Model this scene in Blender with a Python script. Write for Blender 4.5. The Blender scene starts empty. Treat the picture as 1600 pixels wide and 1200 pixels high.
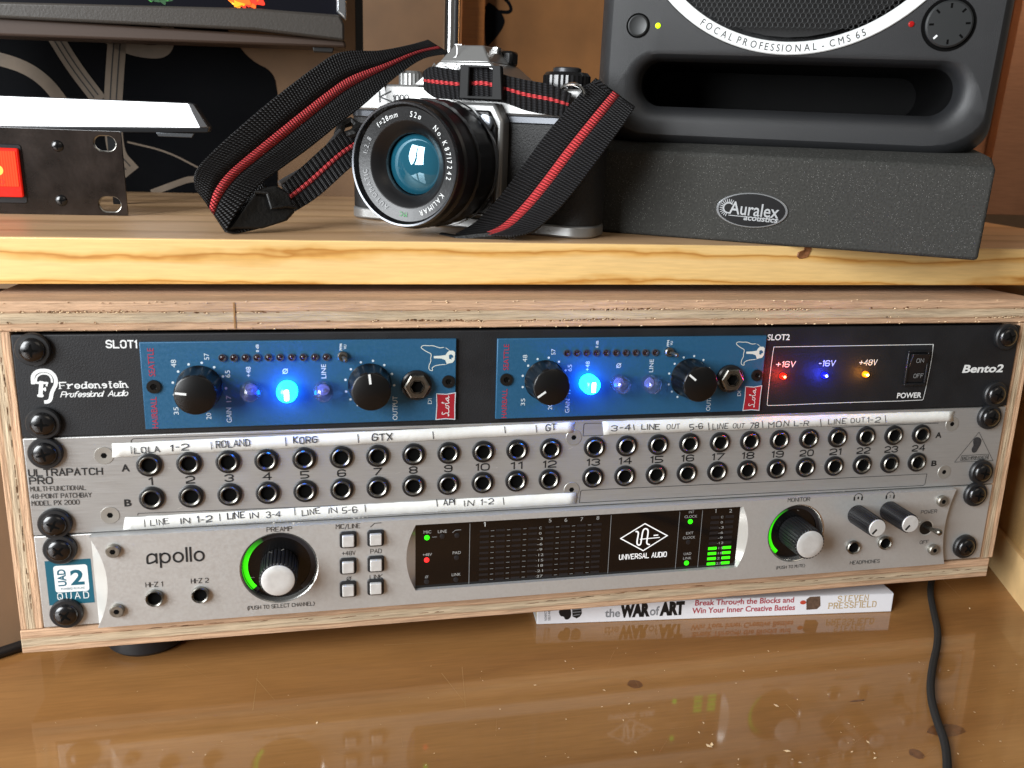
import bpy, bmesh, math, random
from mathutils import Vector, Matrix
random.seed(7)
K = .001                      # everything below is measured in millimetres
R = math.radians
SC = bpy.context.scene
COL = SC.collection

# ---------------------------------------------------------------- camera, light, exposure
CAM = Vector((-114.855, -380.24, 72.01))
CR = ((.97776659, -.20761024, .02950404), (-.02260626, -.24423838, -.96945169), (.20847411, .94723049, -.24350141))
FPX = 1345.0
cd = bpy.data.cameras.new('camera'); cam = bpy.data.objects.new('camera', cd); COL.objects.link(cam)
cd.sensor_width = 36; cd.lens = FPX / 1600 * 36; cd.clip_start = .01; cd.clip_end = 20
mr = Matrix(CR).transposed()                       # columns: right, down, forward
rt, dn, fw = mr.col[0], mr.col[1], mr.col[2]
m4 = Matrix((rt, -dn, -fw)).transposed().to_4x4(); m4.translation = CAM * K
cam.matrix_world = m4
cd.dof.use_dof = True; cd.dof.focus_distance = .43; cd.dof.aperture_fstop = 13
SC.camera = cam

w = bpy.data.worlds.new("World"); SC.world = w; w.use_nodes = True
w.node_tree.nodes['Background'].inputs[0].default_value = (.74, .69, .62, 1)
w.node_tree.nodes['Background'].inputs[1].default_value = .19
SC.view_settings.view_transform = 'Standard'; SC.view_settings.look = 'None'
SC.view_settings.exposure = -.18; SC.view_settings.gamma = 1

def area(name, loc, target, sx, sy, power, col):
    l = bpy.data.lights.new(name, 'AREA'); l.shape = 'RECTANGLE'; l.size = sx; l.size_y = sy; l.energy = power; l.color = col
    o = bpy.data.objects.new(name, l); COL.objects.link(o); o.location = loc
    o.rotation_euler = (Vector(target) - Vector(loc)).to_track_quat('-Z', 'Y').to_euler(); return o
def point(name, loc, power, col, rad=.004):
    l = bpy.data.lights.new(name, 'POINT'); l.energy = power; l.color = col; l.shadow_soft_size = rad
    o = bpy.data.objects.new(name, l); COL.objects.link(o); o.location = loc; return o
for wy, wx in ((-.93, -1.12), (-.55, -1.37)): area('window_light', (wx, wy, .42), (0, 0, -.02), .38, .95, 28.5, (.95, .98, 1))   # a window of two panes
area('room_fill_light', (.5, -1.3, 1.0), (0, 0, 0), .9, .6, 2.6, (1, .88, .74))  # added weak overhead fill, stands in for bounce off the ceiling
point('warm_back_light', (.19, .25, .17), .75, (1, .50, .18), .05)
point('warm_fill_light', (.37, .10, .26), .45, (1, .72, .50), .05)  # added fill that lifts the dark panels right of the speaker
point('warm_shelf_light', (-.085, .30, .075), .10, (1, .62, .30), .02)

# ---------------------------------------------------------------- frames and projection
def ray(px, py):
    d = rt * ((px - 800) / FPX) + dn * ((py - 600) / FPX) + fw
    return d.normalized()
class Frame:
    """local x right, y away, z up; o in mm"""
    def __init__(s, o, rot=Matrix.Identity(3)):
        s.o = Vector(o); s.m = rot; s.i = rot.transposed()
    def px(s, px, py, out=0.0):                    # point of the local plane y=-out seen at this pixel -> (x,z)
        a = s.i @ (CAM - s.o); d = s.i @ ray(px, py); t = (-out - a.y) / d.y
        p = a + d * t; return (p.x, p.z)
    def floor(s, px, py, z=0.0):
        a = s.i @ (CAM - s.o); d = s.i @ ray(px, py); t = (z - a.z) / d.z
        p = a + d * t; return (p.x, p.y)
    def mat(s):
        m = s.m.to_4x4(); m.translation = s.o * K; return m
def rotz(a): return Matrix.Rotation(a, 3, 'Z')
RACK = Frame((0, 0, 0))
TILT = Matrix.Rotation(R(3), 3, 'X')
SHELF = Frame((0, 25, 37.5), TILT)                # x along the shelf, y from its front edge, z up from its top
DESKZ = -163.0

# ---------------------------------------------------------------- objects
def lin(h):
    h = h.lstrip('#'); v = [int(h[i:i+2], 16) / 255 for i in (0, 2, 4)]
    return tuple(c / 12.92 if c <= .04045 else ((c + .055) / 1.055) ** 2.4 for c in v) + (1,)
def tag(o, label=None, cat=None, group=None, kind=None):
    if label: o['label'] = label
    if cat: o['category'] = cat
    if group: o['group'] = group
    if kind: o['kind'] = kind
    return o
def thing(name, label, cat, frame, group=None):
    o = bpy.data.objects.new(name, None); COL.objects.link(o); o.matrix_world = frame.mat(); o.empty_display_size = .01
    return tag(o, label, cat, group)

class MB:
    def __init__(s): s.v = []; s.f = []; s.uv = []
    def add(s, vs, fs, uv=None):
        n = len(s.v); s.v += [tuple(v) for v in vs]; s.f += [tuple(i + n for i in f) for f in fs]
        s.uv += (uv if uv else [(v[0] * .01, v[2] * .01) for v in vs]); return s
    def box(s, x0, x1, y0, y1, z0, z1):
        vs = [(x, y, z) for x in (x0, x1) for y in (y0, y1) for z in (z0, z1)]
        return s.add(vs, [(0, 1, 3, 2), (4, 6, 7, 5), (0, 4, 5, 1), (2, 3, 7, 6), (0, 2, 6, 4), (1, 5, 7, 3)])
    def prism(s, poly, out0, out1, holes=None):   # poly in (x,z); extruded between y=-out0 and y=-out1
        n = len(poly)
        a = sum(poly[i][0] * poly[(i+1) % n][1] - poly[(i+1) % n][0] * poly[i][1] for i in range(n))
        if a < 0: poly = poly[::-1]
        vs = [(x, -out1, z) for x, z in poly] + [(x, -out0, z) for x, z in poly]
        fs = [tuple(range(n)), tuple(range(2*n-1, n-1, -1))] + [(i + n, (i+1) % n + n, (i+1) % n, i) for i in range(n)]
        return s.add(vs, fs)
    def flat(s, poly, out):                         # a printed shape
        n = len(poly)
        a = sum(poly[i][0] * poly[(i+1) % n][1] - poly[(i+1) % n][0] * poly[i][1] for i in range(n))
        if a < 0: poly = poly[::-1]
        return s.add([(x, -out, z) for x, z in poly], [tuple(range(n))])
    def lathe(s, prof, o=(0, 0, 0), ax=(0, -1, 0), n=40, mod=None, cap0=False, cap1=True):
        ax = Vector(ax).normalized(); u = ax.cross(Vector((0, 0, 1)))
        u = Vector((1, 0, 0)) if u.length < .01 else u.normalized(); v = ax.cross(u); o = Vector(o)
        vs = []; m = len(prof)
        for j, (r, a) in enumerate(prof):
            for i in range(n):
                t = 2 * math.pi * i / n; rr = r * (mod(t, j) if mod else 1)
                vs.append(tuple(o + ax * a + u * (rr * math.cos(t)) + v * (rr * math.sin(t))))
        fs = [(j*n + i, j*n + (i+1) % n, (j+1)*n + (i+1) % n, (j+1)*n + i) for j in range(m - 1) for i in range(n)]
        if cap1: fs.append(tuple((m-1)*n + i for i in range(n)))
        if cap0: fs.append(tuple(n - 1 - i for i in range(n)))
        return s.add(vs, fs)
    def tube(s, pts, r, n=10, rf=None):
        pts = [Vector(p) for p in pts]; vs = []; L = 0; uv = []
        up = Vector((0, 0, 1))
        for i, p in enumerate(pts):
            d = (pts[min(i+1, len(pts)-1)] - pts[max(i-1, 0)]).normalized()
            if i: L += (p - pts[i-1]).length
            u = d.cross(up); u = Vector((1, 0, 0)) if u.length < .05 else u.normalized(); v = d.cross(u)
            q = r * (rf(i / (len(pts) - 1)) if rf else 1)
            for k in range(n):
                t = 2 * math.pi * k / n; vs.append(tuple(p + (u * math.cos(t) + v * math.sin(t)) * q)); uv.append((k / n, L))
        m = len(pts)
        fs = [(j*n + i, (j+1)*n + i, (j+1)*n + (i+1) % n, j*n + (i+1) % n) for j in range(m-1) for i in range(n)]
        fs += [tuple(range(n)), tuple((m-1)*n + n - 1 - i for i in range(n))]
        return s.add(vs, fs, uv)
    def build(s, name, mat, parent=None, smooth=False, bevel=0, seg=2, frame=None, angle=32):
        me = bpy.data.meshes.new(name)
        me.from_pydata([(x*K, y*K, z*K) for x, y, z in s.v], [], s.f)
        uvl = me.uv_layers.new(name='UVMap'); li = 0
        for l in me.loops: uvl.data[l.index].uv = s.uv[l.vertex_index]
        bm = bmesh.new(); bm.from_mesh(me)
        if len(me.polygons) > 1: bmesh.ops.recalc_face_normals(bm, faces=bm.faces)
        bm.to_mesh(me); bm.free()
        if mat: me.materials.append(mat)
        o = bpy.data.objects.new(name, me); COL.objects.link(o)
        if parent: o.parent = parent
        elif frame: o.matrix_world = frame.mat()
        if bevel:
            b = o.modifiers.new('bevel', 'BEVEL'); b.width = bevel * K; b.segments = seg; b.limit_method = 'ANGLE'; b.angle_limit = R(30)
        if smooth or bevel:
            me.shade_smooth()
            try: me.set_sharp_from_angle(angle=R(angle))
            except Exception: pass
        return o
def circle(cx, cz, r, n=32, a0=0, a1=360):
    return [(cx + r * math.cos(R(a0 + (a1 - a0) * i / n)), cz + r * math.sin(R(a0 + (a1 - a0) * i / n))) for i in range(n)]
def rrect(x0, x1, z0, z1, r, n=5):
    p = []
    for cx, cz, a in ((x1-r, z1-r, 0), (x0+r, z1-r, 90), (x0+r, z0+r, 180), (x1-r, z0+r, 270)):
        p += [(cx + r * math.cos(R(a + 90*i/n)), cz + r * math.sin(R(a + 90*i/n))) for i in range(n+1)]
    return p
def copy_tree(o, parent=None):
    c = o.copy(); COL.objects.link(c)
    if parent: c.parent = parent
    for ch in list(o.children): copy_tree(ch, c)
    return c

# ---------------------------------------------------------------- materials
MATS = {}
def M(name, col, rough=.5, metal=0., bump=None, var=None, coat=0., emis=None, es=0., spec=.5, ior=1.5, trans=0., rvar=None, alpha=1., tint=None, speck=None):
    if name in MATS: return MATS[name]
    m = bpy.data.materials.new(name); m.use_nodes = True; nt = m.node_tree; b = nt.nodes['Principled BSDF']
    c = lin(col) if isinstance(col, str) else tuple(col) + (1,)
    I = b.inputs
    I['Base Color'].default_value = c; I['Roughness'].default_value = rough; I['Metallic'].default_value = metal
    I['Specular IOR Level'].default_value = spec; I['IOR'].default_value = ior; I['Coat Weight'].default_value = coat
    I['Coat Roughness'].default_value = .05; I['Transmission Weight'].default_value = trans; I['Alpha'].default_value = alpha
    if tint: I['Specular Tint'].default_value = lin(tint)
    if emis: I['Emission Color'].default_value = lin(emis); I['Emission Strength'].default_value = es
    N = nt.nodes.new; L = nt.links.new
    tc = N('ShaderNodeTexCoord')
    out = None
    if var or rvar:
        sc, amt = (var or rvar)[:2]; mp = N('ShaderNodeMapping'); L(tc.outputs['Object'], mp.inputs[0])
        st = (var or rvar)[2] if len(var or rvar) > 2 else (1, 1, 1); mp.inputs['Scale'].default_value = st
        n = N('ShaderNodeTexNoise'); n.inputs['Scale'].default_value = sc; n.inputs['Detail'].default_value = 6; n.inputs['Roughness'].default_value = .6; L(mp.outputs[0], n.inputs[0])
        if var:
            mx = N('ShaderNodeMix'); mx.data_type = 'RGBA'; mr_ = N('ShaderNodeMapRange'); mr_.inputs[1].default_value = .3; mr_.inputs[2].default_value = .7
            L(n.outputs[0], mr_.inputs[0]); L(mr_.outputs[0], mx.inputs[0])
            mx.inputs[6].default_value = tuple(x * (1 - amt) for x in c[:3]) + (1,); mx.inputs[7].default_value = tuple(min(1, x * (1 + amt)) for x in c[:3]) + (1,)
            L(mx.outputs[2], I['Base Color']); out = mx.outputs[2]
        r2 = N('ShaderNodeMapRange'); r2.inputs[1].default_value = .3; r2.inputs[2].default_value = .7
        r2.inputs[3].default_value = max(.02, rough - .1); r2.inputs[4].default_value = min(1, rough + .1); L(n.outputs[0], r2.inputs[0]); L(r2.outputs[0], I['Roughness'])
    if speck:                                        # small pale flecks: (scale, size, colour)
        vo = N('ShaderNodeTexVoronoi'); vo.inputs['Scale'].default_value = speck[0]; L(tc.outputs['Object'], vo.inputs[0])
        lt = N('ShaderNodeMath'); lt.operation = 'LESS_THAN'; lt.inputs[1].default_value = speck[1]; L(vo.outputs['Distance'], lt.inputs[0])
        n3 = N('ShaderNodeTexNoise'); n3.inputs['Scale'].default_value = speck[0] * .11; L(tc.outputs['Object'], n3.inputs[0])
        gt = N('ShaderNodeMath'); gt.operation = 'GREATER_THAN'; gt.inputs[1].default_value = speck[3] if len(speck) > 3 else .5; L(n3.outputs[0], gt.inputs[0])
        mu = N('ShaderNodeMath'); mu.operation = 'MULTIPLY'; L(lt.outputs[0], mu.inputs[0]); L(gt.outputs[0], mu.inputs[1])
        mx = N('ShaderNodeMix'); mx.data_type = 'RGBA'; L(mu.outputs[0], mx.inputs[0]); mx.inputs[7].default_value = lin(speck[2])
        if out: L(out, mx.inputs[6])
        else: mx.inputs[6].default_value = c
        L(mx.outputs[2], I['Base Color'])
    if bump:
        mp = N('ShaderNodeMapping'); L(tc.outputs['Object'], mp.inputs[0])
        if len(bump) > 2: mp.inputs['Scale'].default_value = bump[2]
        n2 = N('ShaderNodeTexNoise'); n2.inputs['Scale'].default_value = bump[0]; n2.inputs['Detail'].default_value = 4; L(mp.outputs[0], n2.inputs[0])
        bp = N('ShaderNodeBump'); bp.inputs['Strength'].default_value = bump[1]; bp.inputs['Distance'].default_value = .0004; L(n2.outputs[0], bp.inputs['Height']); L(bp.outputs[0], I['Normal'])
    MATS[name] = m; return m

def ramp(nt, stops, interp='LINEAR'):
    r = nt.nodes.new('ShaderNodeValToRGB'); e = r.color_ramp.elements; r.color_ramp.interpolation = interp
    while len(e) > 1: e.remove(e[0])
    e[0].position = stops[0][0]; e[0].color = lin(stops[0][1])
    for p, c in stops[1:]:
        k = e.new(p); k.color = lin(c)
    return r
def wood(name, stops, freq, amp, stretch=(5, 30, 30), rough=.5, coat=0., fine=.15, bump=.15, phase=0., blotch=.15, axis='Z', mid=.25, spec=.5, bdist=.0004):
    """grain along local x; freq = growth bands per metre across the given axis, amp = how many bands the lines wander"""
    m = bpy.data.materials.new(name); m.use_nodes = True; nt = m.node_tree; b = nt.nodes['Principled BSDF']; N = nt.nodes.new; L = nt.links.new
    def mth(op, a, c=None, d=None):
        n = N('ShaderNodeMath'); n.operation = op
        for i, v in enumerate((a, c, d)):
            if v is None: continue
            if isinstance(v, (int, float)): n.inputs[i].default_value = v
            else: L(v, n.inputs[i])
        return n.outputs[0]
    def noise(sc, scale=1., det=3, loc=0.):
        mp = N('ShaderNodeMapping'); mp.inputs['Scale'].default_value = sc; mp.inputs['Location'].default_value = (loc, loc * .7, loc * 1.3); L(tc.outputs['Object'], mp.inputs[0])
        n = N('ShaderNodeTexNoise'); n.inputs['Scale'].default_value = scale; n.inputs['Detail'].default_value = det; n.inputs['Roughness'].default_value = .55; L(mp.outputs[0], n.inputs[0]); return n.outputs[0]
    tc = N('ShaderNodeTexCoord'); sp = N('ShaderNodeSeparateXYZ'); L(tc.outputs['Object'], sp.inputs[0])
    z = mth('MULTIPLY', sp.outputs[axis], freq)
    v = mth('ADD', mth('MULTIPLY_ADD', mth('SUBTRACT', noise(stretch, 1., 3, phase), .5), amp * 2, z), phase)
    v = mth('MULTIPLY_ADD', mth('SUBTRACT', noise((stretch[0] * 9, stretch[1] * 2, stretch[2] * 2), 1., 2, phase + 3), .5), mid, v)
    rp = ramp(nt, stops); L(mth('FRACT', v), rp.inputs[0])
    fn = noise((60, 900, 900) if axis != 'Y' else (60, 900, 900), 1., 4, 1.)
    f = N('ShaderNodeMapRange'); f.inputs[1].default_value = .3; f.inputs[2].default_value = .7; f.inputs[3].default_value = 1 - fine; f.inputs[4].default_value = 1 + fine * .4; L(fn, f.inputs[0])
    f2 = N('ShaderNodeMapRange'); f2.inputs[1].default_value = .3; f2.inputs[2].default_value = .7; f2.inputs[3].default_value = 1 - blotch; f2.inputs[4].default_value = 1.06; L(noise((7, 25, 25), 1., 5, 5.), f2.inputs[0])
    vm = N('ShaderNodeVectorMath'); vm.operation = 'SCALE'; L(rp.outputs[0], vm.inputs[0]); L(mth('MULTIPLY', f.outputs[0], f2.outputs[0]), vm.inputs['Scale']); L(vm.outputs[0], b.inputs['Base Color'])
    if bump:
        bp = N('ShaderNodeBump'); bp.inputs['Strength'].default_value = bump; bp.inputs['Distance'].default_value = bdist; L(fn, bp.inputs['Height']); L(bp.outputs[0], b.inputs['Normal'])
    b.inputs['Roughness'].default_value = rough; b.inputs['Coat Weight'].default_value = coat; b.inputs['Coat Roughness'].default_value = .04; b.inputs['Specular IOR Level'].default_value = spec
    MATS[name] = m; return m

white_ink = M('white_ink', '#dfe2e2', .5)
black_ink = M('black_ink', '#16181a', .5)
grey_ink = M('grey_ink', '#8b8d8e', .5)

# ---------------------------------------------------------------- lettering
GL = {}
def _g(s):
    for ln in s.strip().splitlines():
        k, *st = ln.split(); GL[k] = st
_g('''
A 022842 1434
B 0208 ~083847463505 ~053544433202
C ~4738180703123243
D 0208 ~0828474332 3202
E 48080242 0535
F 480802 0535
G ~4738180703123243 434525
H 0208 4248 0545
I 2228
J ~3833221203
K 0208 480542
L 080242
M 0208254842
N 02084248
O @0703123243473818
P 0208 ~083847453505
Q @0703123243473818 2441
R 0208 ~083847453505 2542
S ~473818070615354443321203
T 0848 2822
U ~080312324348
V 082248
W 0812253248
X 0842 0248
Y 082548 2522
Z 08480242
0 @0703123243473818
1 172822
2 ~07183847464503 0242
3 ~07183847463525 ~25354443321203
4 32380444
5 480805 ~053544433202
6 ~47381807031232434445351504
7 084812
8 @1838474635150607 @1535444332120304
9 ~031232434738180706154546
- 1535
+ 2327 0545
/ 0138
( ~28151521
) ~08252501
| 2128
a @1626353312020305 3632
b 0802 @1626353322120305
c ~3526160503122233
d @1626353312020305 3832
e 0434 ~343526160503122233
f ~38281712 0626
g @1626353322120305 ~3631201000
h 0802 ~0516263532
i 1612 1817
k 0802 360432
l 1812
m 0602 ~05162522 ~25364542
n 0602 ~05162632
o @1626353322120305
p 0600 @1626353322120305
r 0602 ~04152636
s ~352616051434332212
t 181222 0626
u ~0603122233 3632
v 061236
w 0612243246
y 061236 3600
''')
def chaikin(p, n=2, closed=False):
    for _ in range(n):
        q = []
        rng = range(len(p)) if closed else range(len(p) - 1)
        if not closed: q.append(p[0])
        for i in rng:
            a, b = p[i], p[(i+1) % len(p)]
            q += [(a[0]*.75+b[0]*.25, a[1]*.75+b[1]*.25), (a[0]*.25+b[0]*.75, a[1]*.25+b[1]*.75)]
        if not closed: q.append(p[-1])
        p = q
    return p + [p[0]] if closed else p
def strip(mb, pts, w, out, wf=None):
    P = [Vector((a, b)) for a, b in pts]; n = len(P)
    if n == 2 and (P[0] - P[1]).length < 1e-6: P[1] = P[0] + Vector((w * .3, 0))
    vs = []; ln = 0
    d0 = (P[1]-P[0]).normalized(); P[0] = P[0] - d0 * w * .35
    d1 = (P[-1]-P[-2]).normalized(); P[-1] = P[-1] + d1 * w * .35
    for i in range(n):
        a = (P[i] - P[i-1]).normalized() if i else (P[1]-P[0]).normalized()
        b = (P[i+1] - P[i]).normalized() if i < n-1 else a
        t = (a + b); t = t.normalized() if t.length > .2 else a
        nn = Vector((-t.y, t.x)); s = w / 2 / max(.45, nn.dot(Vector((-a.y, a.x))))
        if wf: s *= wf(i / (n-1))
        vs += [(P[i].x + nn.x*s, -out, P[i].y + nn.y*s), (P[i].x - nn.x*s, -out, P[i].y - nn.y*s)]
    mb.add(vs, [(2*i, 2*i+1, 2*i+3, 2*i+2) for i in range(n-1)])
def strokes(text, serif=False, jit=0, adv=1.5):
    """-> (list of polylines in cap-height units, total width)"""
    x = 0; res = []
    for ch in text:
        if ch == ' ': x += 3.2; continue
        if ch not in GL: x += 3; continue
        st = []; mx = 0; jx, jy, js = (random.uniform(-jit, jit) for _ in range(3))
        for s in GL[ch]:
            k = s[0] if s[0] in '~@' else ''; s2 = s.lstrip('~@')
            p = [(int(s2[i]), int(s2[i+1]) - 2) for i in range(0, len(s2), 2)]
            if jit: p = [(a + random.uniform(-jit, jit)*.6, b + random.uniform(-jit, jit)*.6) for a, b in p]
            st.append((k, p)); mx = max(mx, max(a for a, b in p))
        mn = min(a for k, p in st for a, b in p)
        for k, p in st:
            if k: q = chaikin(p, 2, k == '@')
            else: q = p
            q = [((a - mn + x + jx*.5 + js * b * .12) / 6, (b + jy) / 6) for a, b in q]
            res.append(q)
            if serif and k != '@':
                for e, f in ((p[0], p[1]), (p[-1], p[-2])):
                    if e[1] in (0, 6, 4) and abs(f[0]-e[0]) < .9*abs(f[1]-e[1]) + .01:
                        res.append([((e[0]-mn+x-.85)/6, e[1]/6), ((e[0]-mn+x+.85)/6, e[1]/6)])
        x += mx - mn + adv
    return res, (x - adv) / 6
BF = {}
def bfont(text, bold=0.):
    key = (text, bold)
    if key not in BF:
        c = bpy.data.curves.new('t', 'FONT'); c.body = text; c.size = 1; c.offset = bold; c.resolution_u = 3
        o = bpy.data.objects.new('t', c); me = o.to_mesh()
        vs = [(v.co.x, v.co.y) for v in me.vertices]; fs = [tuple(p.vertices) for p in me.polygons]
        o.to_mesh_clear(); bpy.data.objects.remove(o); bpy.data.curves.remove(c)
        x0 = min(v[0] for v in vs); x1 = max(v[0] for v in vs); vs = [(v[0] - x0, v[1]) for v in vs]
        BF[key] = (vs, fs, x1 - x0)
    return BF[key]
CAPH = .729
def lettering(parent, text, a, b, h, mat, out=.12, kind='b', bold=0., shear=0., wt=.16, jit=0, name='lettering', adv=1.5, mb=None, flip=False):
    """text whose baseline runs from a to b (local x,z), capitals h mm high"""
    own = mb is None; mb = mb or MB()
    ax, az = a; dx, dz = b[0]-a[0], b[1]-a[1]; W = math.hypot(dx, dz); ux, uz = dx / W, dz / W; vx, vz = -uz, ux
    if kind == 'b':
        vs, fs, w0 = bfont(text, bold); sx = W / w0; sy = h / CAPH
        q = [(x*sx + y*sy*shear, y*sy) for x, y in vs]
        mb.add([(ax + x*ux + y*vx, -out, az + x*uz + y*vz) for x, y in q], fs)
    else:
        st, w0 = strokes(text, kind == 'serif', jit, adv); sx = W / w0
        for i, p in enumerate(st):
            q = [(x*sx + y*h*shear, y*h) for x, y in p]
            q = [(ax + x*ux + y*vx, az + x*uz + y*vz) for x, y in q]
            thin = .55 if (kind == 'serif' and len(p) == 2 and abs(p[0][1]-p[1][1]) < .01) else 1
            strip(mb, q, wt*h*thin, out + .006*(i % 12))
    if own: return mb.build(name, mat, parent)
    return mb
def lines(parent, segs, wd, mat, out=.12, name='printed_line'):
    mb = MB()
    for i, s in enumerate(segs): strip(mb, s, wd, out + .006*(i % 8))
    return mb.build(name, mat, parent)
def arc_text(parent, text, c, r, a0, a1, h, mat, out, kind='b', bold=0., name='lettering', inward=True, wt=.14, shear=0, wsc=1.):
    """characters spread from angle a0 to a1 (deg) at radius r round c; inward: feet point to the centre"""
    mb = MB(); n = len(text)
    wd = []
    for ch in text: wd.append(.33 if ch == ' ' else (bfont(ch, bold)[2] + .13) / CAPH)
    tot = sum(wd); x = 0
    for ch, q in zip(text, wd):
        mid = (x + q/2) / tot; x += q
        if ch == ' ': continue
        t = R(a0 + (a1 - a0) * mid); cx, cz = c[0] + r*math.cos(t), c[1] + r*math.sin(t)
        dx, dz = (math.sin(t), -math.cos(t)) if inward else (-math.sin(t), math.cos(t))
        w_ = (bfont(ch, bold)[2] / CAPH) * h * wsc
        lettering(None, ch, (cx - dx*w_/2, cz - dz*w_/2), (cx + dx*w_/2, cz + dz*w_/2), h, mat, out, 'b', bold, shear, mb=mb)
    return mb.build(name, mat, parent)

# ---------------------------------------------------------------- shared small parts
screw_black = M('black_screw_steel', '#0b0b0d', .24, .0, spec=.7)
rubber = M('black_washer_plastic', '#1b1c1e', .42)
chrome = M('nickel', '#8f8c85', .33, 1., var=(300, .12))
steel = M('stainless_screw', '#8f8b82', .42, .8, var=(500, .2))
hole = M('dark_cavity', '#050505', .9, spec=.1)
def cross_screw(parent, x, z, r=4.6, washer=7.6, out=0, name='rack_screw'):
    a = random.uniform(0, 90); mb = MB()
    prof = [(r, 0), (r, .8), (r*.96, 1.5), (r*.86, 2.2), (r*.64, 2.76), (r*.3, 2.93)]
    mb.lathe(prof, (x, -out - 1.3, z), n=28, cap1=False)
    # recessed cross
    n = 28; rr = r*.42; oy = -out - 1.3 - 3.03
    ring = [(x + rr*math.cos(2*math.pi*i/n), z + rr*math.sin(2*math.pi*i/n)) for i in range(n)]
    mb.lathe([(r*.3, 2.93), (.05, 2.95)], (x, -out - 1.3, z), n=28, cap1=False)
    s = mb.build(name, screw_black, parent, smooth=True)
    sl = MB()
    for k in range(4):
        t = R(a + 90*k); dx, dz = math.cos(t), math.sin(t); px, pz = -dz, dx; L_ = r*.60; w_ = r*.13
        y0 = oy - .05
        q = [(x + px*w_, z + pz*w_, y0), (x + dx*L_*.9 + px*w_*.5, z + dz*L_*.9 + pz*w_*.5, y0 + .22), (x + dx*L_*.9 - px*w_*.5, z + dz*L_*.9 - pz*w_*.5, y0 + .22), (x - px*w_, z - pz*w_, y0)]
        sl.add([(u, yy, v) for u, v, yy in q], [(0, 1, 2, 3)])
    sl.build('cross_slot', hole, s)
    if washer:
        wb = MB().lathe([(washer, 0), (washer, 1.6), (washer*.93, 2.3), (washer*.68, 2.4), (washer*.62, 1.9), (r*.8, 1.9)], (x, -out, z), n=32, cap1=False)
        wb.build('washer', rubber, s, smooth=True)
    return s
def hex_screw(parent, x, z, r=3.4, out=0, sunk=False, mat=None):
    mb = MB()
    if sunk: mb.lathe([(r, .05), (r*.96, .22), (r*.4, .15), (r*.3, .12)], (x, -out, z), n=24, cap1=False)
    else: mb.lathe([(r, 0), (r, 1.5), (r*.86, 2.1), (r*.42, 2.1)], (x, -out, z), n=24)
    s = mb.build('socket_screw', mat or steel, parent, smooth=True)
    d = .13 if sunk else 2.1
    MB().lathe([(r*(.33 if sunk else .42), d + .02), (r*.1, d + .015)], (x, -out, z), n=6).build('socket', hole, s)
    return s
def jack(parent, x, z, r=4.6, hr=2.9, out=0, name='jack', collar=True, h=2.0):
    m = MB().lathe([(r*.90, .1), (r*.90, h*.8), (r*.82, h), (hr*1.18, h), (hr, h*.75), (hr*.96, .2)], (x, -out, z), n=28, cap1=False)
    s = m.build(name, chrome, parent, smooth=True)
    MB().lathe([(hr*.97, .25), (hr*.9, .24)], (x, -out, z), n=20).build('socket_hole', hole, s)
    if collar: MB().lathe([(r*1.16, 0), (r*1.16, h*.45), (r*1.05, h*.6), (r*.9, h*.6)], (x, -out, z), n=28, cap1=False).build('collar', M('black_nut', '#17181a', .35), s, smooth=True)
    return s

# ================================================================ desk, shelf, case
def ply(name, f, ph, amp=.05):
    return wood(name, [(0, '#c6a080'), (.20, '#cfab8a'), (.255, '#a78263'), (.29, '#c2ab8d'), (.45, '#cab699'), (.60, '#bfa88a'), (.645, '#ab8767'), (.68, '#cba686'), (.85, '#d2ad8c'), (1, '#c6a282')], f, amp, (9, 30, 60), rough=.9, fine=.28, bump=1., blotch=.22, mid=.10, phase=ph, bdist=.0009)
ply_edge, ply_low, ply_side = ply('plywood_edge', 80, -.072), ply('plywood_lower_edge', 88, .78, .10), ply('plywood_side_edge', 106, .5, .04)
pine_edge = wood('pine_edge', [(0, '#eac583'), (.55, '#e9c587'), (.74, '#dcac62'), (.84, '#b9803a'), (.90, '#deb16a'), (1, '#eac583')], 88, .85, (6.5, 10, 55), rough=.42, coat=.12, fine=.10, bump=.12, phase=.35, blotch=.08, mid=.25)
pine_top = wood('pine_top', [(0, '#c9a47a'), (.55, '#c5a07a'), (.8, '#ac8862'), (.9, '#b8946c'), (1, '#c9a47a')], 30, .9, (3, 12, 12), rough=.45, fine=.14, bump=.1, axis='Y', blotch=.12)
desk_m = wood('varnished_desk', [(0, '#986c3e'), (.45, '#9e7243'), (.8, '#90653a'), (1, '#986c3e')], 14, 1.2, (2.2, 9, 9), rough=.065, fine=.12, bump=0, axis='Y', blotch=.12, spec=.58)
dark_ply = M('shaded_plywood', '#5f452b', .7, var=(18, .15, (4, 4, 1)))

# desk: a broad varnished sheet with its front edge just under the picture
dk = MB().box(-620, 620, -420, 640, DESKZ - 28, DESKZ).build('desk_top', desk_m, bevel=1.5)
tag(dk, kind='structure')
wall_m = M('brown_wall', '#7a6048', .8, var=(12, .2), bump=(60, .3))
wl = MB().box(-900, 900, 700, 720, -500, 900).build('wall', wall_m); tag(wl, kind='structure')

hutch = thing('desk_shelf', 'pale pine shelf standing across the desk above the wooden rack case', 'shelf', SHELF)
MB().box(-330, 345, 0, 262, -20.2, 0).build('shelf_board', pine_top, hutch, bevel=.7)
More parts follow.
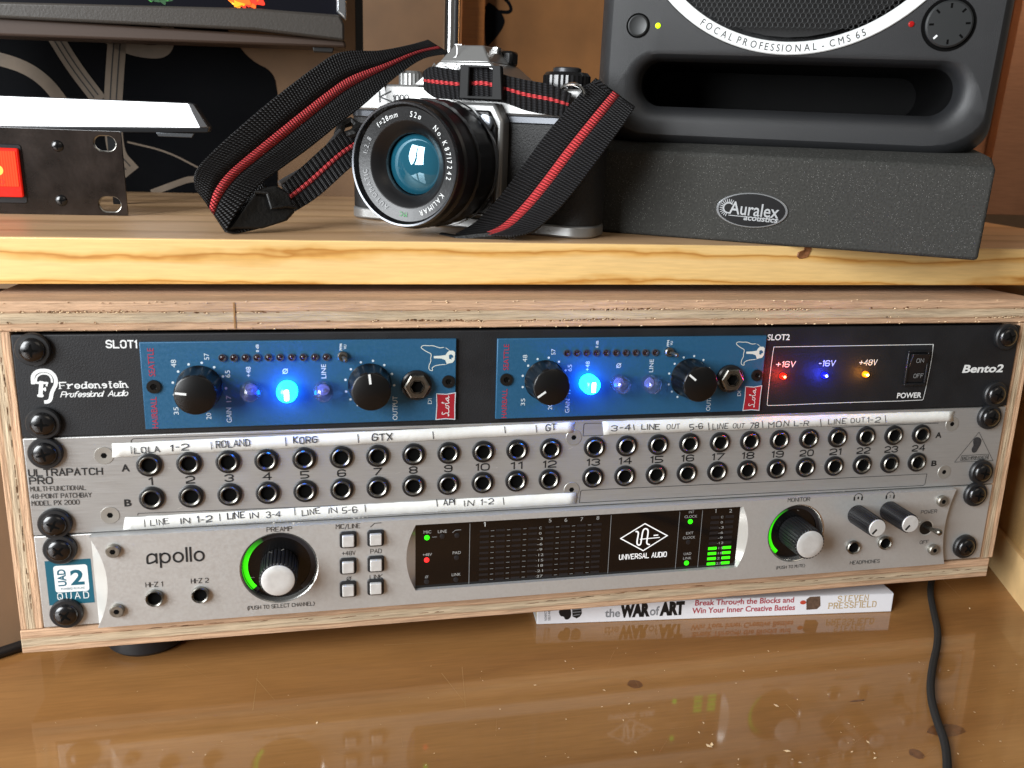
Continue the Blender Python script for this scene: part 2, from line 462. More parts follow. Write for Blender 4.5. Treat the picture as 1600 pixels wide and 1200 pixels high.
# the front edge is its own lipping so that the end grain shows as growth bands
MB().box(-330, 345, -1.2, -.1, -20.15, -.15).build('edge_strip', pine_edge, hutch, bevel=.4)
kn = MB().lathe([(3.4, 0), (3.0, .5), (1.6, .3), (.8, .1)], (126, -1.2, -3.2), n=14, mod=lambda t, j: 1 + .35*math.sin(2*t) + .2*math.sin(3*t + 1)); kn.build('knot', M('pine_knot', '#7a4c28', .7, var=(300, .4), bump=(900, .5)), hutch, smooth=True)
def panel_between(name, p, q, z0, z1, th, mat):
    """upright board standing on a line p-q of the desk (world mm), given to the desk_shelf"""
    a = Vector((p[0], p[1], 0)); b = Vector((q[0], q[1], 0)); d = (b - a).normalized(); n = Vector((-d.y, d.x, 0)) * th
    c = [a, b, b + n, a + n]; mb = MB()
    inv = SHELF.i
    vs = [inv @ (Vector((k.x, k.y, z)) - SHELF.o) for z in (z0, z1) for k in c]
    mb.add(vs, [(0, 3, 2, 1), (4, 5, 6, 7)] + [(i, (i+1) % 4, (i+1) % 4 + 4, i + 4) for i in range(4)])
    return mb.build(name, mat, hutch)
DW = Frame((0, 0, DESKZ))
r1 = DW.floor(1540, 868); r2 = DW.floor(1600, 945)
v = Vector((r1[0]-r2[0], r1[1]-r2[1])).normalized()
pn = wood('panel_plywood', [(0, '#c49f66'), (.5, '#d2ae78'), (.9, '#b38c56'), (1, '#c49f66')], 22, 1.0, (4, 8, 8), fine=.15, blotch=.2)
e1 = (r1[0] + v.x*170, r1[1] + v.y*170); e2 = (r2[0] - v.x*12, r2[1] - v.y*12)
panel_between('side_panel', e2, e1, DESKZ, 12, -18, pn)
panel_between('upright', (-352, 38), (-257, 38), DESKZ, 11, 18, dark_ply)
# guide strip at the foot of the right panel
panel_between('foot_strip', (e2[0]-v.y*3.1, e2[1]+v.x*3.1), (e1[0]-v.y*3.1, e1[1]+v.x*3.1), DESKZ, DESKZ + 26, -3, M('pale_lipping', '#cfae7a', .6, var=(40, .15)))

case = thing('rack_case', 'open plywood rack case holding three audio units on the desk', 'rack case', RACK)
TH = 12.4
def plyboard(name, x0, x1, z0, z1, mat, y0=1.5, y1=230):
    return MB().box(x0, x1, y0, y1, z0, z1).build(name, mat, case, bevel=.5)
top = MB().box(-254, 252, 1.0, 232, .9, 13.4).build('top_board', ply_edge, case, bevel=.6)
plyboard('bottom_board', -251.5, 248.5, -145.2, -134.0, ply_low, .6, 230)
# side boards: grain runs up, so the board is modelled lying and turned
for x in (-246.6, 246.2):
    mb = MB().box(-67.4, 67.4, 1.2, 230, -4.7, 4.7)
    o = mb.build('side_board', ply_side, case, bevel=.5); o.rotation_euler = (0, R(90), 0); o.location = (x*K, 0, -66.6*K)
# torn voids along the glue lines and splinters hanging from them
vd = MB(); sp = MB()
def dens(x, line): return .5 + .5*math.sin(x*.021 + line*2.1) + .35*math.sin(x*.083 + line)
for line, z0_ in ((0, 8.9), (1, 4.3)):
    x = -250
    while x < 249:
        x += random.uniform(.3, 1.5)
        if random.random() > dens(x, line): x += random.uniform(1, 6); continue
        z = z0_ + .3*math.sin(x*.05) + random.uniform(-.35, .35); l_ = random.uniform(.5, 2.4); h_ = random.uniform(.3, 1.0)
        n = 7; p = [(x + l_*.5*(1 + math.cos(6.283*k/n)*random.uniform(.6, 1.2)), z + h_*.5*math.sin(6.283*k/n)*random.uniform(.5, 1.3)) for k in range(n)]
        vd.flat(p, -.93)
        if random.random() < .6:
            sp.add([(x + l_*.4, .95, z - h_*.5), (x + l_*1.1, .95, z - h_*.3), (x + l_, .2 + random.uniform(-.4, .4), z + h_*.1), (x + l_*.6, .95, z + h_*.1)], [(0, 1, 2), (0, 2, 3)])
for i in range(70):
    x = random.uniform(-235, 240); z = -139.2 + 1.6*math.sin(x*.025) + random.uniform(-.3, .3); l_ = random.uniform(2, 7)
    vd.flat([(x, z), (x + l_, z + .15), (x + l_, z + .4), (x + l_*.5, z + .38)], -.53)
for i in range(40):
    z = random.uniform(-130, -4); l_ = random.uniform(1.2, 3.5); x = -246.2 + random.uniform(-.25, .25)
    vd.flat([(x, z), (x + .25, z), (x + .45, z + l_), (x + .1, z + l_)], -1.14)
vd.build('void', M('ply_void', '#6e4b2e', .9, var=(500, .5)), case)['kind'] = 'stuff'
for i in range(90):
    x = random.uniform(-250, 250); z = random.choice([1.2, 12.6]) + random.uniform(-.4, .4); l_ = random.uniform(.4, 1.3)
    sp.add([(x, .95, z), (x + l_, .95, z + .2), (x + l_*.6, .1 + random.uniform(-.5, .4), z + .5), (x + .2, .95, z + .5)], [(0, 1, 2), (0, 2, 3)])
sp.build('splinter', M('splinter_wood', '#dcc09a', .8), case)['kind'] = 'stuff'
a = RACK.px(365, 472); MB().box(a[0]-.35, a[0]+.35, .7, 1.6, 1.5, 12.8).build('saw_cut', M('saw_cut', '#8f6a40', .9), case)
for x, y in ((-206, 37), (206, 60), (-200, 205), (200, 205)):
    MB().lathe([(17, 0), (19, 2), (19, 15), (17.5, 17.6)], (x, y, DESKZ + .05), ax=(0, 0, 1), cap0=True).build('rubber_foot', M('foot_rubber', '#17171a', .55), case, smooth=True)
MB().box(-240, 240, 215, 220, -133, 0).build('back_board', M('case_inside', '#3b2c1e', .9), case)

# ================================================================ black power chassis (top unit)
U = 44.45
def unit(name, label, k):
    return thing(name, label, 'rack unit', Frame((0, 0, -U*k)))
def P(k, x, y, out=0.):                            # pixel -> local (x,z) of rack unit k
    a = RACK.px(x, y, out); return (a[0], a[1] + U*k)
blackp = M('black_powder_coat', '#101216', .6, bump=(1500, .35), var=(40, .15))
FR = unit('module_chassis', 'black rack unit at the top of the case holding two blue modules', 0)
# face with two openings is built from strips round the modules' beds
MB().box(-241.3, 241.3, 0, 3, -U+.35, -.35).build('face_panel', blackp, FR, bevel=.35)
MB().box(-238, 238, 3.1, 190, -U+1.2, -1.2).build('chassis_box', M('chassis_steel', '#1a1b1d', .5, .3), FR)
SCREWS = (((48.5, 548), (65, 664), (1578.5, 527.5), (1560.5, 618)), ((68, 711), (83, 822), (1551.5, 653.5), (1538.5, 740)), ((91, 862), (101.5, 963), (1529.5, 775), (1512.5, 857)))
def rack_screws(root, k):
    for px_, py_ in SCREWS[k]:
        a = P(k, px_, py_, 3.6); cross_screw(root, a[0], a[1], r=5.2, washer=6.9)
rack_screws(FR, 0)
L0 = lambda *a, **k: lettering(FR, *a, **k)
L0('SLOT1', P(0, 166.5, 543), P(0, 213.5, 543.3), 3.0, white_ink, kind='s', wt=.19)
L0('SLOT2', P(0, 1198.5, 531.5), P(0, 1233.5, 531), 3.0, white_ink, bold=.02)
L0('Bento2', P(0, 1503, 582), P(0, 1566, 581), 4.2, white_ink, bold=.03, shear=.2)
L0('+16V', P(0, 1212, 573.5), P(0, 1241.5, 572.8), 2.7, white_ink, kind='s', wt=.16, shear=.1)
L0('-16V', P(0, 1279, 572), P(0, 1304, 571.2), 2.7, white_ink, kind='s', wt=.16, shear=.1)
L0('+48V', P(0, 1342, 570.6), P(0, 1369, 570), 2.7, white_ink, kind='s', wt=.16, shear=.1)
L0('POWER', P(0, 1401, 622), P(0, 1439, 621), 2.9, white_ink, bold=.02)
L0('Fredenstein', P(0, 94, 607), P(0, 199, 605), 2.6, white_ink, kind='serif', wt=.19, name='maker_name', adv=1.4)
L0('Professional', P(0, 95, 620.5), P(0, 160, 619), 2.3, white_ink, kind='s', wt=.16, shear=.35, adv=.55, name='maker_name')
L0('Audio', P(0, 169, 619), P(0, 199, 618), 2.3, white_ink, kind='s', wt=.16, shear=.35, adv=.6, name='maker_name')
# ear emblem with the letter F
em = MB()
q = lambda x, y: P(0, x/6, 500 + y/6)
strip(em, chaikin([q(310, 590), q(305, 520), q(350, 478), q(410, 470), q(470, 480), q(520, 530), q(528, 600), q(500, 650), q(482, 690), q(478, 740), q(455, 765), q(428, 768)], 3), 1.5, .12)
strip(em, chaikin([q(338, 590), q(338, 540), q(370, 508), q(415, 500), q(460, 510), q(485, 545), q(488, 580)], 3), .75, .13)
strip(em, [q(388, 585), q(380, 710)], 1.6, .14); strip(em, [q(350, 588), q(445, 590)], .9, .15); strip(em, [q(440, 590), q(438, 615)], .7, .155)
strip(em, [q(388, 648), q(425, 648)], .9, .16); strip(em, [q(358, 708), q(402, 708)], .9, .165); strip(em, [q(425, 635), q(424, 662)], .6, .17)
em.build('emblem', white_ink, FR)
lines(FR, [chaikin([P(0, *t) for t in ((1211, 542), (1340, 540), (1458, 538), (1458, 538), (1456, 560), (1443, 623), (1440, 625.5), (1300, 629.5), (1200, 634), (1198, 632), (1206, 560), (1209, 542))], 1) + [P(0, 1211, 542)]], .28, white_ink, name='outline')
def led(parent, x, z, r, col, es, pw, pc, out=0, name='led', core=None):
    o = MB().lathe([(r, 0), (r, r*.5), (r*.85, r*1.1), (r*.5, r*1.5), (.05, r*1.65)], (x, -out, z), n=20, cap1=False).build(name, M(name+col, col, .2, emis=col, es=es), parent, smooth=True)
    if core: MB().lathe([(r*.42, 0), (r*.3, r*.3), (.02, r*.38)], (x, -out-r*1.55, z), n=12, cap1=False).build('bright_core', M('core'+core, core, .3, emis=core, es=6), o, smooth=True)
    if pw:
        l = point('glow', (0, 0, 0), pw, pc, .0015); l.parent = o; l.location = (x*K, (-out - r*3.2)*K, z*K)
    return o
for (x, y), c, pc, core, pw in (((1224, 588), '#ff1a0a', (1, .05, .03), '#ffb070', .012), ((1289, 586.5), '#0a14ff', (.03, .05, 1), '#c0d8ff', .016), ((1353, 585), '#ff8a0a', (1, .35, .03), '#fff0a0', .005)):
    a = P(0, x, y, 1); led(FR, a[0], a[1], 1.6, c, 1.6, pw, pc, core=core)
# rocker switch
a, b, c, d = P(0, 1414, 547), P(0, 1452, 544), P(0, 1446, 601), P(0, 1409, 606)
x0, x1, z0, z1 = d[0], b[0], c[1], a[1]
sw = MB()
for r_ in ((x0, x1, z1-1.2, z1), (x0, x1, z0, z0+1.2), (x0, x0+1.2, z0+1.2, z1-1.2), (x1-1.2, x1, z0+1.2, z1-1.2)): sw.box(r_[0], r_[1], -1.6, -.01, r_[2], r_[3])
swo = sw.build('rocker_switch', M('switch_plastic', '#141518', .35), FR, bevel=.3)
zm = (z0 + z1)/2
rk = MB().add([(x, y, z) for x in (x0+1.5, x1-1.5) for y, z in ((-.1, z0+1.5), (-.6, z0+1.5), (-1.1, zm), (-3.6, z1-1.5), (-.1, z1-1.5))], [(0, 1, 2, 3, 4), (9, 8, 7, 6, 5)] + [(i, i+5, (i+1) % 5 + 5, (i+1) % 5) for i in range(5)])
rko = rk.build('rocker', M('switch_plastic', '#141518', .35), swo, bevel=.25)
for t, pa, pb in (('ON', (1430, 566), (1441, 565.5)), ('OFF', (1429, 591), (1444, 590.5))):
    a, b = P(0, *pa, 2.0), P(0, *pb, 2.0)
    lettering(swo, t, a, b, 2.0, M('dim_ink', '#8d9092', .6), out=3.0 if t == 'ON' else 1.15, kind='s', wt=.12)

# ================================================================ blue modules
bluep = M('blue_anodised', '#26587a', .42, .15, var=(700, .05), bump=(2500, .12))
mlens = M('clear_blue_lens', '#c4caf2', .03, 0, trans=.96, ior=1.13, coat=1)
redink = M('dark_red_ink', '#a3283c', .5)
mod_ink = M('pale_blue_ink', '#c5d2da', .5)
black_knob = M('glossy_black_knob', '#09090a', .34, spec=.45)
MO = (-192.2, -3.6)
def build_module(fr):
    """preamp module; local origin at the plate's top left corner"""
    m = thing('preamp_module', '', 'audio module', fr)
    q = lambda x, y, out=1.5: (lambda a: (a[0] - MO[0], a[1] - MO[1]))(RACK.px(x, y, out))
    MB().box(0, 134.4, -1.5, -.02, -38.2, 0).build('face_plate', bluep, m, bevel=.3)
    def up(text, x, y0, y1, h, mat=mod_ink, **k):        # reads bottom to top
        a, b = q(x, y0), q(x, y1); xm = (a[0]+b[0])/2 + h/2
        return lettering(m, text, (xm, a[1]), (xm, b[1]), h, mat, out=1.62, **k)
    up('SEATTLE', 236, 588, 544, 2.6, redink); up('HAIRBALL', 241, 669, 620, 2.6, redink)
    up('48', 271, 574, 562, 2.2); up('57', 322.5, 562, 552, 2.1); up('65', 355.5, 590, 578.5, 2.1); up('17', 357, 628, 618, 2.1)
    up('35', 275, 648, 636, 2.1); up('20', 326, 655, 645, 2.1); up('GAIN', 357.6, 660, 637, 2.3)
    up('0 dB', 402, 550, 538, 1.3, bold=.02); up('+48', 388, 589, 573, 2.1); up('LINE', 505.5, 591, 569, 2.2)
    up('PPM', 532.5, 547.5, 537, 1.2, bold=.02); up('VU', 539, 545.5, 538.5, 1.2, bold=.02); up('OUTPUT', 617, 656, 619, 2.3); up('DI', 671.3, 631, 622.5, 1.9)
    a = q(445.7, 580); mb = MB(); strip(mb, circle(*a, 1.0, 20) + [(a[0]+1.0, a[1])], .36, 1.62); strip(mb, [(a[0]-1.1, a[1]-1.1), (a[0]+1.1, a[1]+1.1)], .3, 1.64); mb.build('phase_sign', mod_ink, m)
    # scale dots round both knobs
    for c in ((-169.2, -23.6), (-96.75, -24.0)):
        cx, cz = c[0] - MO[0], c[1] - MO[1]; mb = MB()
        for k in range(8):
            t = R(196 - k*28.5); mb.flat(circle(cx + 10.9*math.cos(t), cz + 10.9*math.sin(t), .55, 10), 1.62)
        if c[0] > -100:
            for t in (R(218), R(240)): mb.flat(circle(cx + 10.9*math.cos(t), cz + 10.9*math.sin(t), .55, 10), 1.62)
        mb.build('scale_dots', mod_ink, m)
    # ten small meter lamps in bright bezels
    for k in range(10):
        a = q(347.5 + 18.03*k, 558.8 - .14*k)
        o = MB().lathe([(1.7, 0), (1.7, .8), (1.3, .85), (1.15, .2)], (a[0], -1.5, a[1]), n=16, cap1=False).build('meter_lamp', M('lamp_bezel', '#6d7380', .25, .8), m, smooth=True)
        MB().lathe([(1.14, .15), (.7, .5), (.05, .6)], (a[0], -1.5, a[1]), n=12, cap1=False).build('lamp_lens', M('dark_red_lens', '#2a1016', .1, coat=1), o, smooth=True)
    # plate screws
    for px_, py_ in ((240.4, 604), (700.5, 596)):
        a = q(px_, py_); s = MB().lathe([(3.0, .1), (2.9, .8), (1.4, .85), (1.0, .3)], (a[0], -1.5, a[1]), n=20).build('plate_screw', M('oxide_screw', '#1c1b1a', .35, .3), m, smooth=True)
        sl = MB()
        for k in (0, 1):
            t = R(35 + 90*k); strip(sl, [(a[0] - 1.5*math.cos(t), a[1] - 1.5*math.sin(t)), (a[0] + 1.5*math.cos(t), a[1] + 1.5*math.sin(t))], .5, 2.33 + .01*k)
        sl.build('cross_slot', hole, s)
    # toggle
    a = q(535.5, 556.5)
    t = MB().lathe([(2.3, 0), (2.3, 1.4), (1.9, 1.9), (1.3, 1.9), (1.2, 1.0)], (a[0], -1.5, a[1]), n=20, cap1=True).build('toggle_switch', chrome, m, smooth=True)
    MB().lathe([(.7, 0), (1.0, 5.2), (1.05, 6.6), (.7, 7.3), (.1, 7.5)], (a[0], -2.6, a[1]), ax=(.16, -1, -.02), n=14, cap1=False).build('lever', chrome, t, smooth=True)
    # instrument jack
    a = q(650.5, 601)
    j = MB().lathe([(6.9, 0), (6.9, 1.6), (6.2, 2.2), (5, 2.2)], (a[0], -1.5, a[1]), n=32, cap1=True).build('instrument_jack', M('black_nut', '#17181a', .35), m, smooth=True)
    MB().lathe([(5.9, 2.2), (5.9, 4.0), (5.3, 4.4), (3.2, 4.4), (3.1, 2.4)], (a[0], -1.5, a[1]), n=6, cap1=False, mod=lambda t, i: 1 if i < 3 else .95).build('hex_nut', chrome, j)
    MB().lathe([(3.3, 2.5), (3.3, 4.46), (3.05, 4.46), (3.0, 2.6)], (a[0], -1.5, a[1]), n=20).build('socket_hole', hole, j)
    # badge with a handwritten name
    bd = [q(*t) for t in ((682, 615), (697, 616), (711.5, 613.5), (710.5, 634), (710.5, 655), (696, 654), (681, 655.5), (682.5, 634))]
    b = MB().flat(bd, 1.60).build('badge', M('badge_red', '#9c1f2c', .4), m)
    mb = MB(); strip(mb, bd + [bd[0]], .38, 1.66); mb.build('badge_edge', mod_ink, b)
    c0 = q(694, 650); c1 = q(700, 618); h = 3.0
    mb = MB()
    lo = [(0.35, .85), (.15, .95), (.1, .7), (.3, .45), (.3, .1), (.1, 0), (-.05, .1), (.15, .12), (.55, .0), (.75, .1)]
    oo = [(.95, .45), (.8, .3), (.82, .05), (1.0, .0), (1.12, .15), (1.08, .38), (.95, .45), (1.15, .4), (1.3, .5), (1.42, .9), (1.34, 1.0), (1.3, .6), (1.34, .1), (1.46, .0), (1.6, .2)]
    aa = [(1.9, .42), (1.75, .42), (1.64, .2), (1.72, .02), (1.84, .1), (1.93, .42), (1.93, .1), (2.02, .0), (2.15, .12)]
    L_ = c1[1] - c0[1]; xb = (c0[0]+c1[0])/2 + 1.4
    for i, s in enumerate((lo, oo, aa)): strip(mb, chaikin([(xb - y*3.6, c0[1] + (x + y*.1)*L_/2.2) for x, y in s], 2), .3, 1.67 + .01*i)
    mb.build('badge_name', white_ink, b)
    # dog head logo
    z_ = lambda x, y: q(460 + x*.16875, 520 + y*.16875)
    mb = MB()
    strip(mb, chaikin([z_(*t) for t in ((1380, 135), (1340, 140), (1290, 118), (1240, 120), (1190, 115), (1168, 135), (1200, 160), (1240, 182), (1270, 195), (1260, 240), (1265, 265), (1245, 300), (1245, 345), (1285, 352), (1270, 325), (1310, 300), (1395, 292))], 2), .33, 1.62)
    mb.flat([z_(*t) for t in ((1375, 132), (1400, 140), (1435, 165), (1415, 180), (1400, 205), (1350, 212), (1290, 215), (1290, 235), (1360, 238), (1395, 250), (1410, 285), (1398, 296), (1420, 285), (1465, 275), (1483, 250), (1487, 180), (1470, 165), (1440, 165), (1410, 140))], 1.64)
    mb.build('dog_logo', M('cream_ink', '#c9cfc8', .5), m)
    mb = MB(); mb.flat([z_(*t) for t in ((1430, 205), (1450, 198), (1468, 210), (1470, 228), (1452, 232), (1455, 246), (1432, 240))], 1.70); mb.build('dog_nose', bluep, m)
    return m, q
def module_knob(m, c, ang):
    cx, cz = c[0] - MO[0], c[1] - MO[1]
    fl = lambda t, j: 1 - (.055 * max(0, math.cos(7*t))**.6 if 1 <= j <= 5 else 0)
    fl2 = lambda t, j: 1 - (.07 * (max(0, math.cos(8*t)))**.7 if 1 <= j <= 4 else 0)
    k = MB().lathe([(9.7, .2), (9.6, .8), (9.3, 2.6), (8.9, 9.5), (8.75, 12.0), (8.5, 13.2), (7.9, 13.6)], (cx, -1.5, cz), n=80, mod=fl2).build('knob', black_knob, m, smooth=True, angle=50)
    t = R(ang); mb = MB()
    strip(mb, [(cx + 3.8*math.cos(t), cz + 3.8*math.sin(t)), (cx + 7.6*math.cos(t), cz + 7.6*math.sin(t))], .95, 15.2)
    mb.build('pointer_line', white_ink, k); return k
def module_lamp(m, px_, lit, q):
    a = q(px_, 614.5, 7)
    if lit:
        o = MB().lathe([(4.4, 0), (4.5, 4.0), (4.3, 5.6), (3.4, 7.4), (1.9, 8.6), (.1, 9.0)], (a[0], -1.5, a[1]), n=24, cap1=False).build('lamp_button', M('lit_blue_lens', '#0048ff', .25, emis='#0a84ff', es=30), m, smooth=True)
        mb = MB().flat(rrect(a[0]-.95, a[0]+.95, a[1]-2.4, a[1]+2.4, .6), 10.7); mb.build('bright_core', M('core_white', '#ffffff', .3, emis='#e8f4ff', es=7), o)
        l = point('glow', (0, 0, 0), .012, (.0, .03, 1), .004); l.parent = o; l.location = (a[0]*K, -13.5*K, a[1]*K)
    else:
        o = MB().lathe([(4.4, 0), (4.5, 4.0), (4.3, 5.6), (3.4, 7.4), (1.9, 8.6), (.1, 9.0)], (a[0], -1.5, a[1]), n=24, cap1=False).build('lamp_button', mlens, m, smooth=True)
        MB().lathe([(2.0, .1), (1.9, .8), (.6, 1.0), (.5, 3.6), (.1, 4.0)], (a[0], -1.6, a[1]), n=12, cap1=False).build('lamp_filament', M('lamp_inside', '#7f88bd', .35), o, smooth=True)
    return o
m1, qq = build_module(Frame((MO[0], 0, MO[1])))
m2 = copy_tree(m1)
m2.location = (-38.9*K, 0, -3.9*K)
tag(m1, 'blue preamp module on the left, middle lamp glowing blue, left knob pointing left', group='blue preamp modules in the black chassis')
tag(m2, 'blue preamp module beside the SLOT2 mark, first lamp glowing blue, left knob pointing down', group='blue preamp modules in the black chassis')
C1, C2 = (-169.2, -23.6), (-96.75, -24.0)
module_knob(m1, C1, 172); module_knob(m1, C2, 96); module_knob(m2, C1, 215); module_knob(m2, C2, 142)
for i, x in enumerate((390.6, 448.3, 505.6)):
    module_lamp(m1, x, i == 1, qq); module_lamp(m2, x, i == 0, qq)

# ================================================================ patch bay (middle unit)
silver = M('brushed_silver', '#a9a8a6', .42, .5, var=(60, .07, (1, 20, 40)), bump=(220, .12, (1, 10, 20)))
silver2 = M('satin_silver', '#c3c3c1', .38, .5, var=(900, .04), bump=(2600, .04))
PB = unit('patch_bay', 'silver patch bay with two rows of jacks in the middle of the case', 1)
MB().box(-241.3, 241.3, 0, 3, -U+.3, -.2).build('face_panel', silver, PB, bevel=.35)
MB().box(-238, 238, 3.1, 120, -U+1.2, -1.2).build('chassis_box', M('chassis_steel', '#1a1b1d', .5, .3), PB)
rack_screws(PB, 1)
def jx(k): return -192.1 + 16.43*k if k < 12 else 10.6 + 16.4*(k-12)
for k in range(24):
    for z in (-58.2, -73.7): jack(PB, jx(k), z + U, r=4.6, hr=3.2)
    n = str(k+1); w_ = 3.3*len(n) if n != '1' else 1.6; w_ = {1: 3.4, 2: 7.4}[len(n)] - (1.2 if '1' in n else 0) - (1.0 if n in ('1', '11') else 0)
    lettering(PB, n, (jx(k) - w_/2, -67.6 + U), (jx(k) + w_/2, -67.6 + U), 3.1, black_ink, kind='s', wt=.2, name='jack_number')
L1 = lambda *a, **k: lettering(PB, *a, black_ink, **k)
L1('ULTRAPATCH', P(1, 45.5, 744), P(1, 160, 741), 2.9, kind='s', wt=.19)
L1('PRO', P(1, 47, 756.5), P(1, 82, 755.3), 2.9, kind='s', wt=.19)
L1('MULTI-FUNCTIONAL', P(1, 48, 767.5), P(1, 134, 765), 2.0, kind='s', wt=.13)
L1('48-POINT PATCHBAY', P(1, 49, 779), P(1, 143, 776.5), 2.0, kind='s', wt=.13)
L1('MODEL PX 2000', P(1, 50, 790), P(1, 124, 787.6), 2.0, kind='s', wt=.13)
L1('A', P(1, 190, 736.5), P(1, 203, 736), 3.3, bold=.03); L1('B', P(1, 194.5, 791), P(1, 206, 790.5), 3.3, bold=.03)
L1('A', P(1, 1461, 684), P(1, 1470.5, 683.5), 3.1, bold=.03); L1('B', P(1, 1454.5, 728), P(1, 1463, 727.5), 3.1, bold=.03)
for x, y in ((162.4, 711.8), (172, 805), (896.5, 683.5), (893, 765), (1487.5, 662.5), (1475, 737.5)):
    a = P(1, x, y); hex_screw(PB, a[0], a[1], 4.0, 0, True, M('pale_steel', '#a9a7a1', .4, .6))
# outline boxes for the label strips
def poly_px(k, pts, out=0): return [P(k, *t, out) for t in pts]
lines(PB, [poly_px(1, [(205, 705), (205, 688), (208, 685.5), (520, 674), (880, 663), (880, 672)]), poly_px(1, [(215, 805), (216, 802), (890, 776)]),
           poly_px(1, [(940, 661), (914, 661.5), (912, 664), (911, 681), (942, 680)]), poly_px(1, [(1466, 661), (1300, 668), (1466, 661)]),
           poly_px(1, [(1200, 752.5), (1448, 740.3), (1445, 756), (1442, 758.5), (1200, 770), (905, 785.5), (907, 768), (909, 766), (1200, 752.5)])], .25, black_ink, name='outline')
# fingerprint-like ear in a triangle, with the maker's box
tz = lambda x, y: P(1, 1200 + x*.25, 640 + y*.25)
t1, t2, t3 = tz(1318, 140), tz(1165, 328), tz(1405, 318)
lines(PB, [[t1, t2, t3, t1], [tz(1202, 318), tz(1210, 287), tz(1378, 278), tz(1375, 308), tz(1202, 318)]], .22, black_ink, name='emblem_outline')
mb = MB(); mb.flat(chaikin([tz(*t) for t in ((1285, 180), (1310, 168), (1335, 185), (1330, 215), (1315, 240), (1300, 268), (1275, 270), (1270, 245), (1285, 225), (1280, 200))], 2, True)[:-1], .12); eo = mb.build('emblem', M('ear_ink', '#2f3033', .5, var=(1500, .6)), PB)
L1('BEHRINGER', tz(1212, 312), tz(1372, 304), 1.5, kind='s', wt=.16)
# scratches
mb = MB()
for i in range(26):
    x = random.uniform(-225, 235); z = random.uniform(-40, -4); l_ = random.uniform(.5, 2.5); t = random.uniform(-.5, .5)
    strip(mb, [(x, z), (x + l_, z + l_*t)], random.uniform(.08, .25), .05 + .001*i)
mb.build('scratches', M('scratch', '#c9c6bf', .5, .5), PB)['kind'] = 'stuff'

# ---------------------------------------------------------------- label tapes with handwriting
tape_m = M('white_paper_tape', '#dfe0dc', .7, bump=(250, .4), var=(35, .03))
pen = M('marker_ink', '#303236', .6, var=(900, .3))
def tape(poly, label, words, seed):
    random.seed(seed)
    t = thing('label_tape', label, 'paper tape', Frame((0, 0, -U)), 'handwritten white tapes on the patch bay')
    pts = [P(1, *p) for p in poly]                 # top-left, top-right, bottom-right, bottom-left
    tl, tr, br, bl = pts; n = 60; top = []; bot = []
    for i in range(n+1):
        f = i/n; e = .12 if 0 < i < n else 0
        top.append((tl[0] + (tr[0]-tl[0])*f, tl[1] + (tr[1]-tl[1])*f + random.uniform(-e, e)))
        bot.append((bl[0] + (br[0]-bl[0])*f, bl[1] + (br[1]-bl[1])*f + random.uniform(-e, e)))
    mid = lambda a, b, k: [(a[0] + (b[0]-a[0])*j/k + random.uniform(-.5, .5), a[1] + (b[1]-a[1])*j/k) for j in range(1, k)]
    # gently wavy strip, .15 mm thick
    mb = MB(); vs = []; ph = random.uniform(0, 6)
    for i in range(n+1):
        y = -.22 - .10*(1 + math.sin(i*.55 + ph)) * (1 if 2 < i < n-2 else 1.6)
        j = random.uniform(-.35, .35) if i in (0, n) else 0
        vs += [(top[i][0] + j, y, top[i][1]), ((top[i][0]+bot[i][0])/2 - j, y + .05, (top[i][1]+bot[i][1])/2), (bot[i][0], y, bot[i][1])]
    fs = [(3*i+k, 3*i+3+k, 3*i+4+k, 3*i+1+k) for i in range(n) for k in (0, 1)]
    mb.add(vs, fs); s = mb.build('strip', tape_m, t, smooth=True)
    sm = s.modifiers.new('thick', 'SOLIDIFY'); sm.thickness = .00012; sm.offset = 1
    hb = MB()
    for txt, a, b, h in words:
        lettering(None, txt, P(1, *a), P(1, *b), h, pen, out=.62, kind='s', wt=random.uniform(.12, .17) if txt != '|' else .14, jit=.45, mb=hb, adv=1.7) if txt != '|' else strip(hb, [P(1, *a), P(1, *b)], .34, .62)
    hb.build('handwriting', pen, t)['kind'] = 'stuff'; return t
def bar(x, y, h=11): return ('|', (x, y), (x-1.2, y-h), 0)
tape([(175.4, 693), (897.5, 659), (896, 675.5), (175.4, 714.6)], 'white paper tape above jacks 1 to 12, marked ROLAND and KORG',
     [bar(206, 708), ('LOLA', (211, 707.5), (250, 705.5), 2.7), ('1-2', (268, 704.5), (295, 702.5), 2.9), bar(331, 701), ('ROLAND', (338, 699), (391, 695.5), 3.0), bar(447, 696, 13),
      ('KORG', (459, 692.5), (495, 690.5), 3.0), bar(560, 691, 13), ('GTX', (581, 688.5), (613, 686.5), 3.2), bar(677, 685), bar(789, 676, 10), bar(838, 675), ('GT', (852, 672.5), (868, 671.5), 3.1)], 3)
tape([(940.8, 658), (1489.5, 642), (1488.5, 657.7), (942.5, 679)], 'white paper tape above jacks 13 to 24, marked MON L-R',
     [('3-4', (954, 673), (984, 671.5), 2.7), bar(990, 671, 8), ('LINE', (1001, 671), (1030, 670), 2.6), ('OUT', (1041, 669.8), (1061, 668.8), 2.4), ('5-6', (1077, 672), (1097, 669), 2.8), bar(1107, 671),
      ('LINE', (1112, 670.5), (1136, 669.5), 2.8), ('OUT', (1144, 668.7), (1162, 667.7), 2.4), ('78', (1171, 668.5), (1184, 668), 2.8), bar(1191, 668), ('MON', (1200, 668), (1231, 665), 2.9), ('L-R', (1239, 665), (1262, 664), 2.6),
      bar(1282, 665.5), ('LINE', (1293, 662.7), (1320, 661), 2.7), ('OUT', (1328, 660.5), (1349, 659), 2.4), ('1-2', (1354, 660), (1374, 658.5), 2.7), bar(1383, 659.5)], 5)
